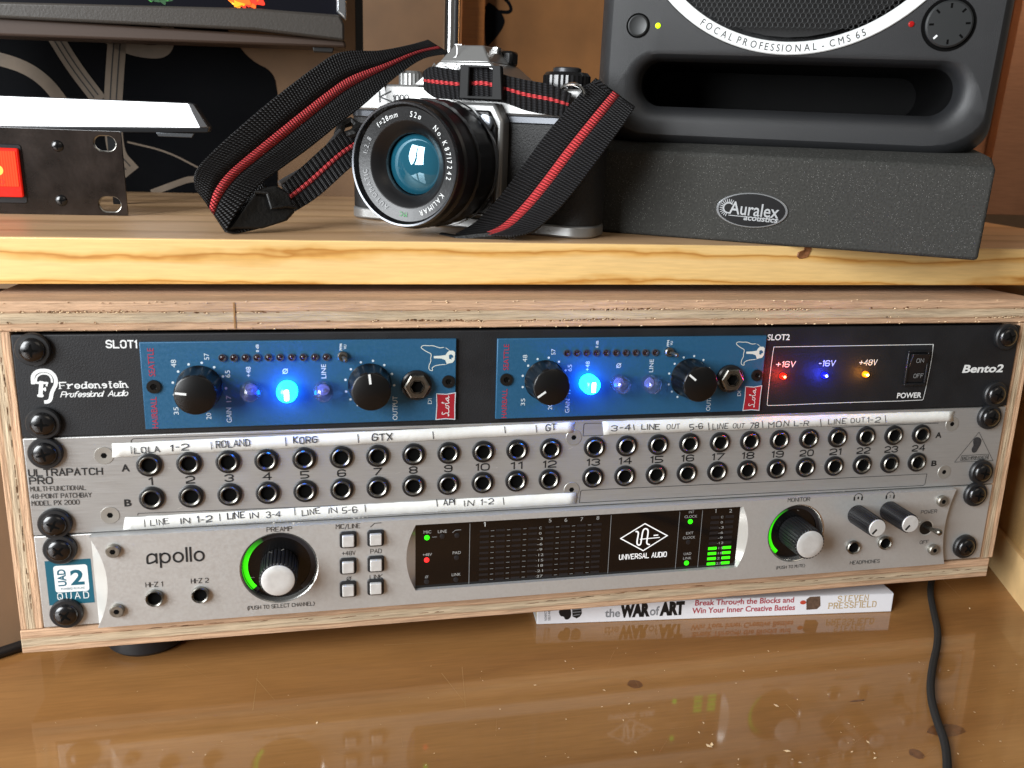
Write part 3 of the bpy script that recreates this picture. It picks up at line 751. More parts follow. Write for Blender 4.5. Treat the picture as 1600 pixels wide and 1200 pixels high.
tape([(195.5, 808), (900.5, 769), (898.4, 786.5), (193, 827.3)], 'white paper tape below jacks 1 to 12, marked LINE IN and API',
     [bar(227, 822), ('LINE', (236, 820.5), (265, 817.5), 2.7), ('IN', (283, 817.5), (297, 816.5), 2.5), ('1-2', (309, 816), (332, 814), 2.9), bar(344, 813), ('LINE', (356, 810.5), (382, 808.5), 2.9), ('IN', (391, 809.3), (404, 808.5), 2.6),
      ('3-4', (416, 808), (438, 807), 2.9), bar(461, 804), ('LINE', (472, 805), (500, 801.5), 2.7), ('IN', (514, 800.5), (527, 799.5), 2.4), ('5-6', (535, 801.5), (558, 799), 2.9), bar(571, 799), bar(683, 790.5),
      ('API', (693, 789), (710, 788), 2.9), ('IN', (726, 790), (740, 789), 2.8), ('1-2', (751, 788.5), (771, 786.5), 2.8), bar(787, 788)], 9)
random.seed(11)

# ================================================================ audio interface (bottom unit)
AP = unit('audio_interface', 'silver audio interface with black meter display at the bottom of the case', 2)
B_ = 4.0                                             # how far the centre stands proud of the ears
A = lambda x, y, out=B_: P(2, x, y, out)
MB().box(-241.3, 241.3, 0, 3, -U+.5, -.3).build('ear_panel', silver2, AP, bevel=.3)
MB().box(-238, 238, 3.1, 190, -U+1.2, -1.2).build('chassis_box', M('chassis_steel', '#1a1b1d', .5, .3), AP)
rack_screws(AP, 2)
# proud centre: front face outline with concave scooped ends and a display opening
def bez(p0, p1, bulge, n=16):
    (x0, z0), (x1, z1) = p0, p1
    return [(x0 + (x1-x0)*i/n + bulge*4*(i/n)*(1-i/n), z0 + (z1-z0)*i/n) for i in range(n+1)]
xl, xr = P(2, 141, 836, 1)[0], P(2, 1488, 765, 1)[0]
ztop, zbot = -.3, -U + .5
Lc = bez((xl+.3, ztop), (xl+.3, zbot), 5.6); Rc = bez((xr, ztop), (xr, zbot), -3.6)
tl, tr, bl, br = A(650, 820), A(1160.5, 792), A(649, 922.5), A(1152, 886.5)
dx0, dx1 = (tl[0]+bl[0])/2, (tr[0]+br[0])/2; dz1, dz0 = (tl[1]+tr[1])/2, (bl[1]+br[1])/2
DL = bez((dx0, dz1), (dx0, dz0), -4.4); DR = bez((dx1, dz1), (dx1, dz0), 4.4)
recs = []
def recess(px_, py_, r):
    a = A(px_, py_); recs.append((a[0], a[1], r)); return a
pre = recess(436.5, 887.5, 17.6); mon = recess(1244, 833.5, 16.2)
mb = MB()
def band(left, right, z1, z0):                        # front face between two x-functions of z
    pass
def bezx(C, z):
    for i in range(len(C)-1):
        if C[i][1] >= z >= C[i+1][1] - 1e-9:
            f = (C[i][1]-z)/max(1e-9, C[i][1]-C[i+1][1]); return C[i][0] + (C[i+1][0]-C[i][0])*f
    return C[0][0] if z > C[0][1] else C[-1][0]
bm = bmesh.new()
def ring_edges(pts):
    vs = [bm.verts.new((x*K, -B_*K, z*K)) for x, z in pts]; return [bm.edges.new((vs[i], vs[(i+1) % len(vs)])) for i in range(len(vs))]
outer = Lc + Rc[::-1]; disp = DL + DR[::-1]
es = ring_edges(outer) + ring_edges(disp)
for cx, cz, r in recs: es += ring_edges(circle(cx, cz, r, 48))
bmesh.ops.triangle_fill(bm, use_beauty=True, use_dissolve=False, edges=es)
me = bpy.data.meshes.new('centre_face'); bmesh.ops.recalc_face_normals(bm, faces=bm.faces); bm.to_mesh(me); bm.free(); me.materials.append(silver2)
co = bpy.data.objects.new('front_face', me); COL.objects.link(co); co.parent = AP
mb = MB()                                             # top and bottom returns, scooped ends
mb.add([(Lc[0][0], -B_, ztop), (Rc[0][0], -B_, ztop), (Rc[0][0], 0, ztop), (Lc[0][0], 0, ztop)], [(0, 1, 2, 3)])
mb.add([(Lc[0][0], -B_, zbot), (Rc[0][0], -B_, zbot), (Rc[0][0], 0, zbot), (Lc[0][0], 0, zbot)], [(3, 2, 1, 0)])
mb.build('face_return', silver2, AP)
scoop = M('polished_scoop', '#c4c3be', .3, .35)
def ruled(name, curve, xs, yb, yt=-B_):
    n = len(curve); vs = []
    for x, z in curve: vs += [(x, yt, z), (xs, yb, z)]
    return MB().add(vs, [(2*i, 2*i+1, 2*i+3, 2*i+2) for i in range(n-1)]).build(name, scoop, AP, smooth=True)
ruled('scooped_end', Lc, xl - .1, -.05); ruled('scooped_end', Rc, xr + .1, -.05)
DB = -1.6
ruled('display_scoop', DL, dx0 + .1, DB); ruled('display_scoop', DR, dx1 - .1, DB)
MB().add([(dx0, -B_, dz1), (dx1, -B_, dz1), (dx1, DB, dz1), (dx0, DB, dz1)], [(0, 1, 2, 3)]).add([(dx0, -B_, dz0), (dx1, -B_, dz0), (dx1, DB, dz0), (dx0, DB, dz0)], [(3, 2, 1, 0)]).build('display_return', silver2, AP)
dsp = MB().box(dx0 - .6, dx1 + .6, -1.6, -.1, dz0 - .5, dz1 + .5).build('display_glass', M('display_black', '#0b0a0b', .12, coat=.4), AP)
O = 1.72
def D(x, y): return P(2, x, y, O)
# bilinear map of the display in photo pixels -> local, keeps rows parallel to the panel
def dl(text, a, b, h, mat=None, **k): 
    za = (a[1] + b[1])/2; return lettering(dsp, text, (a[0], za), (b[0], za), h, mat or M('display_ink', '#9a9a98', .5, emis='#9a9a98', es=.12), out=O, **k)
z4 = lambda x, y: D(620 + x*.2125, 780 + y*.2125)
z5 = lambda x, y: D(930 + x*.1875, 770 + y*.1875)
for t, a, b, y, f in (('MIC', 197, 253, 253, z4), ('LINE', 302, 368, 249, z4), ('+48V', 190, 259, 419, z4), ('PAD', 411, 470, 405, z4), ('LINK', 404, 469, 565, z4)): dl(t, f(a, y), f(b, y-3), 1.55)
for t, a, b, y in (('INT', 780, 824, 172), ('CLOCK', 744, 849, 210), ('EXT', 757, 817, 348), ('CLOCK', 730, 832, 385), ('UAD', 737, 800, 520), ('LINK', 732, 800, 557)): dl(t, z5(a, y), z5(b, y-4), 1.45)
nk = dict(bold=.0)
dl('1', z4(641, 200), z4(649, 199), 2.1, white_ink, kind='s', wt=.16)
for t, x, y in (('5', 1127, 170), ('6', 1243, 166), ('7', 1360, 160), ('8', 1478, 151)): dl(t, z4(x-10, y), z4(x+10, y-1), 2.0)
dl('1', z5(999, 166), z5(1006, 166), 1.9, kind='s', wt=.16); dl('2', z5(1116, 164), z5(1140, 163), 1.9)
dl('UNIVERSAL AUDIO', z5(200, 557), z5(592, 531), 2.6, M('logo_white', '#e8e8e8', .5, emis='#ffffff', es=.35), name='maker_name', kind='s', wt=.15, shear=.0)
# diamond logo
mb = MB(); dm = [z5(212, 381), z5(415, 257), z5(600, 357), z5(400, 482)]
strip(mb, [dm[0], dm[1], dm[2], dm[3], dm[0]], .55, O)
strip(mb, chaikin([z5(*t) for t in ((340, 322), (358, 325), (360, 345), (345, 420), (360, 438), (378, 432), (384, 400), (395, 320), (412, 297), (438, 303), (442, 330), (430, 400), (430, 425), (452, 432))], 2), .75, O+.01)
strip(mb, [z5(375, 387), z5(535, 372)], .45, O+.02); strip(mb, [z5(490, 355), z5(522, 352)], .6, O+.03)
mb.build('emblem', MATS['logo_white'], dsp)
for a, b in (((540, 180), (528, 622)), ((1578, 118), (1550, 545))):
    p, q2 = z4(*a), z4(*b); xm = (p[0]+q2[0])/2; lines(dsp, [[(xm, p[1]), (xm, q2[1])]], .22, grey_ink, out=O, name='divider')
for a, b in (((708, 158), (665, 632)), ((897, 148), (852, 620))):
    p, q2 = z5(*a), z5(*b); xm = (p[0]+q2[0])/2; lines(dsp, [[(xm, p[1]), (xm, q2[1])]], .22, grey_ink, out=O, name='divider')
mb = MB()
p = z4(410, 245); strip(mb, [p, (p[0]+1.4, p[1]+1.1), (p[0]+4.0, p[1]+1.2)], .25, O)
p = z4(260, 279); strip(mb, [p, (p[0]+2.2, p[1])], .2, O); p = z4(219, 571); strip(mb, circle(*p, .6, 12) + [(p[0]+.6, p[1])], .2, O); strip(mb, [(p[0]-.8, p[1]-.7), (p[0]+.8, p[1]+.7)], .18, O+.01)
mb.build('filter_sign', grey_ink, dsp)
def dot(p, r, name, mat): return MB().lathe([(r, 0), (r, .25), (r*.8, .35)], (p[0], DB, p[1]), n=18).build(name, mat, dsp, smooth=True)
gr = M('green_led', '#20ff10', .4, emis='#38f512', es=1.15); rd = M('red_led', '#ff2020', .4, emis='#ff3030', es=1.3); offl = M('unlit_led', '#1d1c1e', .4)
for f, x, y, mt in ((z4, 222, 283, gr), (z4, 335, 273, offl), (z4, 443, 267, offl), (z4, 220, 447, rd), (z4, 440, 430, offl), (z4, 220, 606, offl), (z4, 435, 591, offl), (z5, 793, 240, gr), (z5, 776, 412, offl), (z5, 761, 585, gr)):
    dot(f(x, y), 1.25, 'status_led', mt)
# meter segments
c1t, c1b, c8t, c8b = z4(645, 235), z4(633, 597), z4(1475, 185), z4(1453, 533)
zt, zb = (c1t[1]+c8t[1])/2, (c1b[1]+c8b[1])/2
cols = [(z4(x, y)[0]) for x, y in ((641, 400), (759, 395), (876, 385), (996, 375), (1118, 365), (1234, 355), (1350, 350), (1466, 345))]
seg_m = M('unlit_segment', '#1f1d1f', .35); lab_x = z4(1050, 370)[0]
lab = ('C', '0', '-3', '-6', '-9', '-12', '-15', '-18', '-21', '-27')
for i in range(10):
    z = zt + (zb - zt)*i/9
    for x in cols: MB().box(x-2.2, x+2.2, DB-.12, DB, z-.55, z+.55).build('meter_segment', seg_m, dsp)
    w_ = .62 + .75*(len(lab[i])-1)
    lettering(dsp, lab[i], (lab_x - w_, z-.7), (lab_x + w_, z-.7), 1.35, MATS['display_ink'], out=O)
mb = MB()
for i in range(10):
    z = zt + (zb - zt)*(i)/9
    for j in (0, 1, 2, 4, 5, 6): xm = (cols[j]+cols[j+1])/2; strip(mb, [(xm-.75, z), (xm+.75, z)], .2, O)
mb.build('scale_ticks', grey_ink, dsp)
k1, k2 = z5(983, 400)[0], z5(1103, 390)[0]; kl = z5(1040, 400)[0]
zt2, zb2 = (z5(1005, 205)[1] + z5(1122, 198)[1])/2, (z5(960, 592)[1] + z5(1082, 583)[1])/2
grs = M('green_segment', '#38f010', .4, emis='#3df010', es=1.0)
for i in range(10):
    z = zt2 + (zb2 - zt2)*i/9
    for x in (k1, k2): MB().box(x-2.3, x+2.3, DB-.14, DB, z-.72, z+.72).build('meter_segment', grs if i > 5 else seg_m, dsp)
    w_ = .62 + .7*(len(lab[i])-1); lettering(dsp, lab[i], (kl - w_, z-.65), (kl + w_, z-.65), 1.3, MATS['display_ink'], out=O)

# knobs of the interface
cap_m = M('spun_aluminium', '#d4d4d2', .40, .35, var=(300, .06)); ribbed = M('ribbed_black', '#131315', .45)
def dial(c, r, kr, kh, tip, lit0, lit1, name='dial'):
    """recessed black dial with a ring of light and a tall knurled knob"""
    cx, cz = c
    d = MB().lathe([(r, B_), (r-.6, B_-.25), (r-1.1, B_-.9), (r-1.3, .9)], (cx, 0, cz), n=64, cap1=False).build(name, M('dial_rim', '#c9c8c4', .2, .9), AP, smooth=True, angle=60)
    MB().lathe([(r-1.15, .9), (r*.5, .8)], (cx, 0, cz), n=64).build('dial_floor', M('dial_black', '#0a0a0b', .25), d, smooth=True)
    n = 40; mb = MB(); r0, r1 = r*.80, r*.92; vs = []
    for i in range(n+1):
        t = R(-50 + 280*i/n); vs += [(cx + r0*math.cos(t), -1.35, cz + r0*math.sin(t)), (cx + r1*math.cos(t), -1.35, cz + r1*math.sin(t))]
    mb.add(vs, [(2*i, 2*i+1, 2*i+3, 2*i+2) for i in range(n)]); mb.build('light_ring', M('ring_unlit', '#222226', .35), d)
    vs = []; mb = MB()
    for i in range(n+1):
        t = R(lit0 + (lit1-lit0)*i/n); vs += [(cx + r0*math.cos(t), -1.5, cz + r0*math.sin(t)), (cx + r1*math.cos(t), -1.5, cz + r1*math.sin(t))]
    uv = [(i/n, k) for i in range(n+1) for k in (0, 1)]
    mb.add(vs, [(2*i, 2*i+1, 2*i+3, 2*i+2) for i in range(n)], uv); g = mb.build('lit_arc', glow_m, d)
    kn(d, cx, cz, kr, kh, tip)
    return d
def kn(d, cx, cz, kr, kh, tip, base=1.0, mark=None, nm='knob'):
    nr_ = 30 if mark is None else 22
    rib = lambda t, j: 1 + (.035 if (t / (2*math.pi) * nr_) % 1 < .55 else -.03) if 0 < j < 4 else 1
    k = MB().lathe([(kr*1.0, base), (kr*1.02, base+.5), (kr*1.0, kh*.7), (kr*.98, kh-.9), (kr*.93, kh-.6)], (cx, 0, cz), n=180, mod=rib).build(nm, ribbed, d, smooth=True, angle=15)
    MB().lathe([(kr*.90, kh-.62), (kr*.90, kh-.2), (kr*.86, kh), (kr*.5, kh+.05)], (cx, 0, cz), n=40).build('knob_cap', cap_m, k, smooth=True)
    if mark is not None:
        t = R(mark); mb = MB(); strip(mb, [(cx + kr*.22*math.cos(t), cz + kr*.22*math.sin(t)), (cx + kr*.72*math.cos(t), cz + kr*.72*math.sin(t))], 1.1, kh+.12); mb.build('pointer_line', black_ink, k)
    return k
gm = bpy.data.materials.new('ring_glow'); gm.use_nodes = True; nt = gm.node_tree; b = nt.nodes['Principled BSDF']
tc = nt.nodes.new('ShaderNodeUVMap'); sx_ = nt.nodes.new('ShaderNodeSeparateXYZ'); nt.links.new(tc.outputs[0], sx_.inputs[0])
rp = ramp(nt, [(0, '#3cf50c'), (.55, '#3cf50c'), (1, '#1d2a1c')]); nt.links.new(sx_.outputs[0], rp.inputs[0]); nt.links.new(rp.outputs[0], b.inputs['Emission Color']); nt.links.new(rp.outputs[0], b.inputs['Base Color']); b.inputs['Emission Strength'].default_value = .95
glow_m = gm
dial(pre, 17.6, 8.1, 16.8, None, 222, 118)
dial(mon, 16.2, 8.1, 18.0, None, 232, 110)
for (bx, by), mk in (((1338, 803.5), 228), ((1388, 797.5), 228)):
    a = A(bx, by, B_)
    kn(AP, a[0], a[1], 5.1, B_ + 18.5, None, B_, mk, 'headphone_knob')
def AL(t, x0, y0, x1, y1, h, **k): return lettering(AP, t, A(x0, y0, B_+.1), A(x1, y1, B_+.1), h, black_ink, out=B_+.1, **{**(dict(kind='s', wt=.13, adv=1.3) if t.isupper() and t not in ('apollo',) else {}), **{a: b for a, b in k.items() if a != 'bold'}})
AL('apollo', 230.5, 880.5, 318.5, 875.5, 6.6, kind='s', wt=.135, adv=1.3, name='product_name')
AL('HI-Z 1', 228, 917.5, 254, 916, 2.2, kind='s', wt=.14); AL('HI-Z 2', 299, 911.5, 325.5, 910, 2.2, kind='s', wt=.14)
AL('PREAMP', 417, 831, 456, 829.2, 2.1); AL('(PUSH TO SELECT CHANNEL)', 387, 953, 491.5, 945.5, 1.8, bold=-.005)
AL('MIC/LINE', 525, 826.3, 562.5, 824.8, 2.1); AL('+48V', 534.5, 868, 555, 866.8, 2.0); AL('PAD', 579, 864.5, 596, 863.7, 2.0); AL('LINK', 578, 905, 597.5, 903.5, 2.0)
AL('MONITOR', 1231, 784.5, 1265, 782.5, 2.1); AL('(PUSH TO MUTE)', 1213, 889.5, 1257.5, 885.5, 1.6, bold=-.005)
AL('HEADPHONES', 1328, 882, 1374, 879, 1.9); AL('POWER', 1439, 803, 1463.5, 801, 1.9); AL('OFF', 1437, 850, 1450.5, 849, 1.9)
mb = MB(); a = A(579, 823.3); strip(mb, [a, (a[0]+1.8, a[1]+1.7), (a[0]+4.9, a[1]+1.8)], .32, B_+.1); a = A(545, 904); strip(mb, circle(*a, .9, 16) + [(a[0]+.9, a[1])], .3, B_+.1); strip(mb, [(a[0]-1.1, a[1]-1.0), (a[0]+1.1, a[1]+1.0)], .28, B_+.12)
mb.build('filter_sign', black_ink, AP)
for n_, x, y in (('1', 1341, 776.5), ('2', 1391, 774)):
    a = A(x, y); mb = MB(); strip(mb, circle(a[0], a[1]-.3, 2.3, 20, -10, 200), .35, B_+.1); strip(mb, [(a[0]-2.3, a[1]-.3), (a[0]-2.2, a[1]-1.6)], .9, B_+.11); strip(mb, [(a[0]+2.3, a[1]-.3), (a[0]+2.2, a[1]-1.6)], .9, B_+.12)
    lettering(None, n_, (a[0]-.45, a[1]-1.2), (a[0]+.45, a[1]-1.2), 1.5, None, out=B_+.1, mb=mb); mb.build('headphone_sign', black_ink, AP)
for x, y in ((176.6, 861), (182.7, 954.4), (1472.5, 783), (1458.8, 859)):
    a = A(x, y, B_+1); hex_screw(AP, a[0], a[1], 3.1, B_)
for x, y, r in ((241.4, 934.8, 4.3), (312.8, 929.6, 4.3)): a = A(x, y, B_+1); jack(AP, a[0], a[1], r=r, hr=2.95, out=B_, collar=False, h=2.2, name='instrument_jack')
for x, y in ((1333.8, 855.5), (1383, 848.5)): a = A(x, y, B_+1); jack(AP, a[0], a[1], r=4.2, hr=2.8, out=B_, collar=False, h=1.8, name='headphone_jack')
for x, y in ((544, 843.5), (587, 841), (544, 884.5), (587.3, 881.3), (544, 920.7), (587, 917.3)):
    a = A(x, y, B_+.8)
    s = MB().prism(rrect(a[0]-3.9, a[0]+3.9, a[1]-4.1, a[1]+4.1, 1.4), B_+.01, B_+1.0).build('push_button', M('button_surround', '#1b1c1e', .5), AP, bevel=.3)
    MB().prism(rrect(a[0]-2.7, a[0]+2.7, a[1]-2.8, a[1]+2.8, .5), B_+1.0, B_+3.0).build('button_cap', cap_m, s, bevel=.35)
a = A(1446.5, 824.5); s = MB().lathe([(4.6, B_+.25), (4.1, B_+.1), (3.9, B_+.05)], (a[0], 0, a[1]), n=28, cap1=False).build('power_switch', scoop, AP, smooth=True)
MB().lathe([(3.95, B_+.06), (2, B_+.055)], (a[0], 0, a[1]), n=24).build('switch_well', M('switch_well', '#141312', .5), s)
MB().lathe([(1.0, B_), (1.2, B_+6), (1.75, B_+9), (1.7, B_+10.6), (1.0, B_+11.3), (.1, B_+11.5)], (a[0], 0, a[1]), ax=(.02, -1, .12), n=18, cap1=False).build('lever', chrome, s, smooth=True)
mb = MB()
for i in range(34):
    x, y = random.choice([(random.uniform(415, 470), 818), (random.uniform(540, 575), 809), (random.uniform(1270, 1500), 768)]); a = A(x, y + random.uniform(-1, 2)); s = random.uniform(.2, .7)
    mb.add([(a[0], -B_-.05, a[1]), (a[0]+s*2, -B_-.1, a[1]+s*.3), (a[0]+s*1.2, -B_-.3, a[1]+s)], [(0, 1, 2)])
mb.build('tape_crumbs', tape_m, AP)['kind'] = 'stuff'
mb = MB()
for i in range(40):
    x = random.uniform(-205, 225); z = random.uniform(-42, -2); l_ = random.uniform(.4, 2.2); t = random.uniform(-.6, .6)
    if dx0 - 6 < x < dx1 + 6: continue
    strip(mb, [(x, z), (x + l_, z + l_*t)], random.uniform(.06, .18), B_ + .04 + .001*i)
mb.build('scratches', M('scratch', '#c9c6bf', .5, .5), AP)['kind'] = 'stuff'
# teal badge on the left ear
bq = lambda x, y: P(2, x*.225, 780 + y*.225, .2)
c4 = [bq(308, 435), bq(628, 410), bq(658, 715), bq(343, 742)]
x0, x1, z1, z0 = (c4[0][0]+c4[3][0])/2, (c4[1][0]+c4[2][0])/2, (c4[0][1]+c4[1][1])/2, (c4[2][1]+c4[3][1])/2
bd = MB().flat([(x0, z0), (x1, z0), (x1, z1), (x0, z1)], .06).build('badge', M('teal_print', '#10576a', .45), AP)
wx, wz = x1-x0, z1-z0; W_ = lambda u, v: (x0 + wx*u, z0 + wz*v)
MB().flat(rrect(*(W_(.17, 0)[0], W_(.91, 0)[0]), W_(0, .28)[1], W_(0, .88)[1], 1.2), .09).build('badge_field', white_ink, bd)
tl_ = M('teal_print', '#10576a', .45)
lettering(bd, 'UAD', (W_(.42, 0)[0], W_(0, .42)[1]), (W_(.42, 0)[0], W_(0, .80)[1]), 3.4, tl_, out=.13, bold=.03)
lettering(bd, '2', W_(.52, .44), W_(.82, .44), 7.2, tl_, out=.13, bold=.03)
lettering(bd, 'POWERED PLUG-INS', W_(.29, .33), W_(.81, .33), 1.1, tl_, out=.13)
lettering(bd, 'QUAD', W_(.20, .12), W_(.88, .12), 3.0, white_ink, out=.13, kind='s', wt=.12, adv=3.2)

# ================================================================ paperback under the case
b0 = DW.floor(838.6, 976); b1 = DW.floor(1392.6, 956)
byaw = math.atan2(b1[1]-b0[1], b1[0]-b0[0]); BW = math.hypot(b1[0]-b0[0], b1[1]-b0[1])
BK = Frame((b0[0], b0[1], DESKZ + .1), rotz(byaw))
cz_ = BK.px(837, 948)[1]; BH = (cz_ + BK.px(1395, 925)[1]) / 2
BH = min(BH, 17.2)
cover = M('white_book_cover', '#dcdde2', .35, coat=.3, var=(30, .02))
bk = thing('paperback_book', 'white paperback lying under the right half of the rack case', 'book', BK)
mb = MB(); mb.box(0, BW, 0, 1.0, 0, BH); mb.build('spine', cover, bk, bevel=.35)
MB().box(0, BW, .9, 138, BH-.45, BH).build('cover', cover, bk, bevel=.15); MB().box(0, BW, .9, 138, 0, .45).build('cover', cover, bk, bevel=.15)
pg = M('page_edges', '#cfc6a8', .8, bump=(900, .6, (.05, .05, 1)), var=(700, .1, (.02, .02, 1)))
MB().box(1.2, BW-1.2, 1.1, 135, .5, BH-.5).build('page_block', pg, bk)
def bp(x, y): return BK.px(800 + x*.39375, 860 + y*.39375, .1)
gry, blk = M('title_grey', '#7e8186', .5), M('title_black', '#0e0f11', .5)
def BT(t, x0, y0, x1, y1, h, mt, **k): return lettering(bk, t, bp(x0, y0), bp(x1, y1), h, mt, out=.1, **k)
BT('the', 368, 265, 428, 263, 5.0, gry, bold=.02); BT('WAR', 428, 263, 546, 258, 7.4, blk, bold=.07); BT('of', 546, 258, 584, 256, 5.4, gry, bold=.02); BT('ART', 585, 256, 683, 251, 7.4, blk, bold=.07)
rd_ = M('title_red', '#a8404a', .5); gd = M('author_gold', '#b49a6c', .5)
BT('Break Through the Blocks and', 726, 219, 1118, 206, 3.4, rd_, bold=.02); BT('Win Your Inner Creative Battles', 714, 250, 1122, 236, 3.4, rd_, bold=.02)
BT('STEVEN', 1293, 203, 1412, 198, 3.3, gd, kind='serif', wt=.16, adv=2.4); BT('PRESSFIELD', 1256, 231, 1443, 223, 3.3, gd, kind='serif', wt=.16, adv=2.2)
for t, x in (('NONFICTION', 138), ('SELF-HELP', 152)):
    lettering(bk, t, bp(x, 278), bp(x, 226), 1.3, blk, out=.1)
mb = MB(); mb.flat(chaikin([bp(*t) for t in ((184, 243), (195, 225), (225, 220), (232, 232), (236, 258), (226, 274), (210, 275), (206, 262), (192, 262))], 2, True)[:-1], .1)
mb.flat([bp(*t) for t in ((238, 228), (258, 222), (275, 226), (277, 250), (270, 262), (256, 270), (240, 262))], .1); mb.build('glove_print', blk, bk)
mb = MB(); strip(mb, [bp(240, 236), bp(274, 232)], .5, .14); strip(mb, [bp(240, 246), bp(274, 243)], .5, .14); strip(mb, [bp(244, 258), bp(268, 254)], .5, .14); mb.build('glove_lacing', gry, bk)
mb = MB(); mb.flat([bp(*t) for t in ((1168, 195), (1182, 184), (1223, 182), (1224, 220), (1210, 233), (1168, 236))], .1); mb.build('brick_print', M('brick_brown', '#5b4638', .6, var=(600, .4)), bk)
mb = MB(); mb.flat(chaikin([bp(*t) for t in ((1142, 205), (1152, 197), (1166, 200), (1168, 210), (1155, 215), (1145, 213))], 2, True)[:-1], .14); mb.build('rose_print', M('rose_red', '#b5442f', .6), bk)

# ================================================================ cables and desk litter
def cable(name, label, pix, r, mat, cat='cable', zs=None):
    pts = [DW.floor(x, y) for x, y in pix]; pts = [(x, y) for x, y in pts]
    p3 = chaikin(pts, 3); p3 = [(x, y, DESKZ + r + .05) for x, y in p3]
    if zs:
        n = len(p3); p3 = [(x, y, z + zs(i/(n-1))) for i, (x, y, z) in enumerate(p3)]
    o = MB().tube(p3, r, 14).build(name, mat, smooth=True); return tag(o, label, cat)
cl = bpy.data.materials.new('braided_sleeve'); cl.use_nodes = True; nt = cl.node_tree; b = nt.nodes['Principled BSDF']; b.inputs['Roughness'].default_value = .85
uvn = nt.nodes.new('ShaderNodeUVMap'); mp = nt.nodes.new('ShaderNodeMapping'); nt.links.new(uvn.outputs[0], mp.inputs[0]); mp.inputs['Scale'].default_value = (9, 1.6, 1); mp.inputs['Rotation'].default_value = (0, 0, R(45))
ck = nt.nodes.new('ShaderNodeTexChecker'); ck.inputs['Scale'].default_value = 1.0; nt.links.new(mp.outputs[0], ck.inputs[0]); ck.inputs[1].default_value = lin('#0f0e0d'); ck.inputs[2].default_value = lin('#211e1a')
nt.links.new(ck.outputs[0], b.inputs['Base Color']); bpn = nt.nodes.new('ShaderNodeBump'); bpn.inputs['Strength'].default_value = .8; bpn.inputs['Distance'].default_value = .0003; nt.links.new(ck.outputs[1], bpn.inputs['Height']); nt.links.new(bpn.outputs[0], b.inputs['Normal'])
cable('power_cable', 'black braided cable snaking down the right of the desk top', [(1464, 872), (1456, 905), (1452, 930), (1458, 960), (1467, 1000), (1455, 1050), (1452, 1090), (1462, 1130), (1476, 1165), (1480, 1205), (1476, 1260), (1470, 1330)], 1.8, cl)
cable('audio_cable', 'thin black cable on the desk behind the left corner of the case', [(-80, 1052), (-20, 1034), (30, 1018), (90, 996), (150, 985)], 2.6, M('cable_rubber', '#121214', .5))
mb = MB(); random.seed(4)
chips = [(1108, 1166, 3), (1112, 1164, 2), (1230, 1174, 2.6), (1213, 1103, 2.2), (1150, 1068, 1.5), (993, 1176, 1.4), (1238, 1187, 1.4), (983, 1100, 1), (944, 1079, 1.3), (836, 1071, 1.4), (495, 1130, 1.2), (780, 1139, 1), (1092, 1145, 1), (1356, 1160, 1.5), (1331, 1175, 1.2), (1367, 1185, 1.4), (1250, 1192, 1.3), (1326, 1131, 1), (1436, 1035, 1), (1420, 1053, 1.2), (1482, 1048, 1), (1515, 951, 1.2), (1563, 1159, 1.5), (1553, 1041, 1.1)]
chips += [(random.uniform(850, 1590), random.uniform(1000, 1198), random.uniform(.4, 1.0)) for _ in range(60)] + [(random.uniform(60, 850), random.uniform(1030, 1198), random.uniform(.3, .7)) for _ in range(30)]
for x, y, s in chips:
    a = DW.floor(x, y); t = random.uniform(0, 6.3); s *= .62
    c, d = math.cos(t)*s, math.sin(t)*s
    mb.add([(a[0]-c, a[1]-d, DESKZ+.06), (a[0]-d*.5, a[1]+c*.5, DESKZ+.2), (a[0]+c, a[1]+d, DESKZ+.1 + s*.3), (a[0]+d*.6, a[1]-c*.5, DESKZ+.25)], [(0, 1, 2), (0, 2, 3)])
o = mb.build('sawdust', M('sawdust_wood', '#e6c89c', .8), None); tag(o, kind='stuff', label='pale sawdust and wood chips scattered over the desk top')
mb = MB()
for x, y, s, e in ((992, 1069, 3.6, .7), (1478, 1141, 9, .35), (1340, 1095, 4.2, .12), (1432, 1178, 3, .8)):
    a = DW.floor(x, y); mb.add([(a[0] + s*math.cos(t*.6283)*(1+.12*math.sin(3*t)), a[1] + s*e*math.sin(t*.6283)*1.4, DESKZ + .02) for t in range(10)], [tuple(range(10))])
mb.build('desk_stain', M('desk_knot_stain', '#6b4424', .35, coat=1, var=(300, .3)), None)['kind'] = 'structure'
mb = MB()
for i, (p0, p1) in enumerate((((722, 1042), (728, 1110)), ((690, 1052), (728, 1100)), ((400, 1060), (430, 1095)), ((1470, 902), (1502, 934)), ((600, 1008), (700, 1002)), ((395, 1110), (403, 1050)), ((1228, 1100), (1250, 1122)), ((88, 1035), (108, 1022)), ((80, 1026), (96, 1020))) + tuple(((x_, y_), (x_ + random.uniform(-70, 70), y_ + random.uniform(-26, 26))) for x_, y_ in [(random.uniform(60, 1560), random.uniform(1010, 1195)) for _ in range(26)])):
    a, c = DW.floor(*p0), DW.floor(*p1); d = Vector((c[0]-a[0], c[1]-a[1])).normalized(); n_ = (-d.y*(.12 if i < 9 else .05), d.x*(.12 if i < 9 else .05))
    mb.add([(a[0]-n_[0], a[1]-n_[1], DESKZ+.03+.0008*i), (c[0]-n_[0]*.2, c[1]-n_[1]*.2, DESKZ+.03+.0008*i), (c[0]+n_[0]*.2, c[1]+n_[1]*.2, DESKZ+.03+.0008*i), (a[0]+n_[0], a[1]+n_[1], DESKZ+.03+.0008*i)], [(0, 1, 2, 3)])
mb.build('desk_scratch', M('desk_scratch', '#a8804f', .4), None)['kind'] = 'structure'

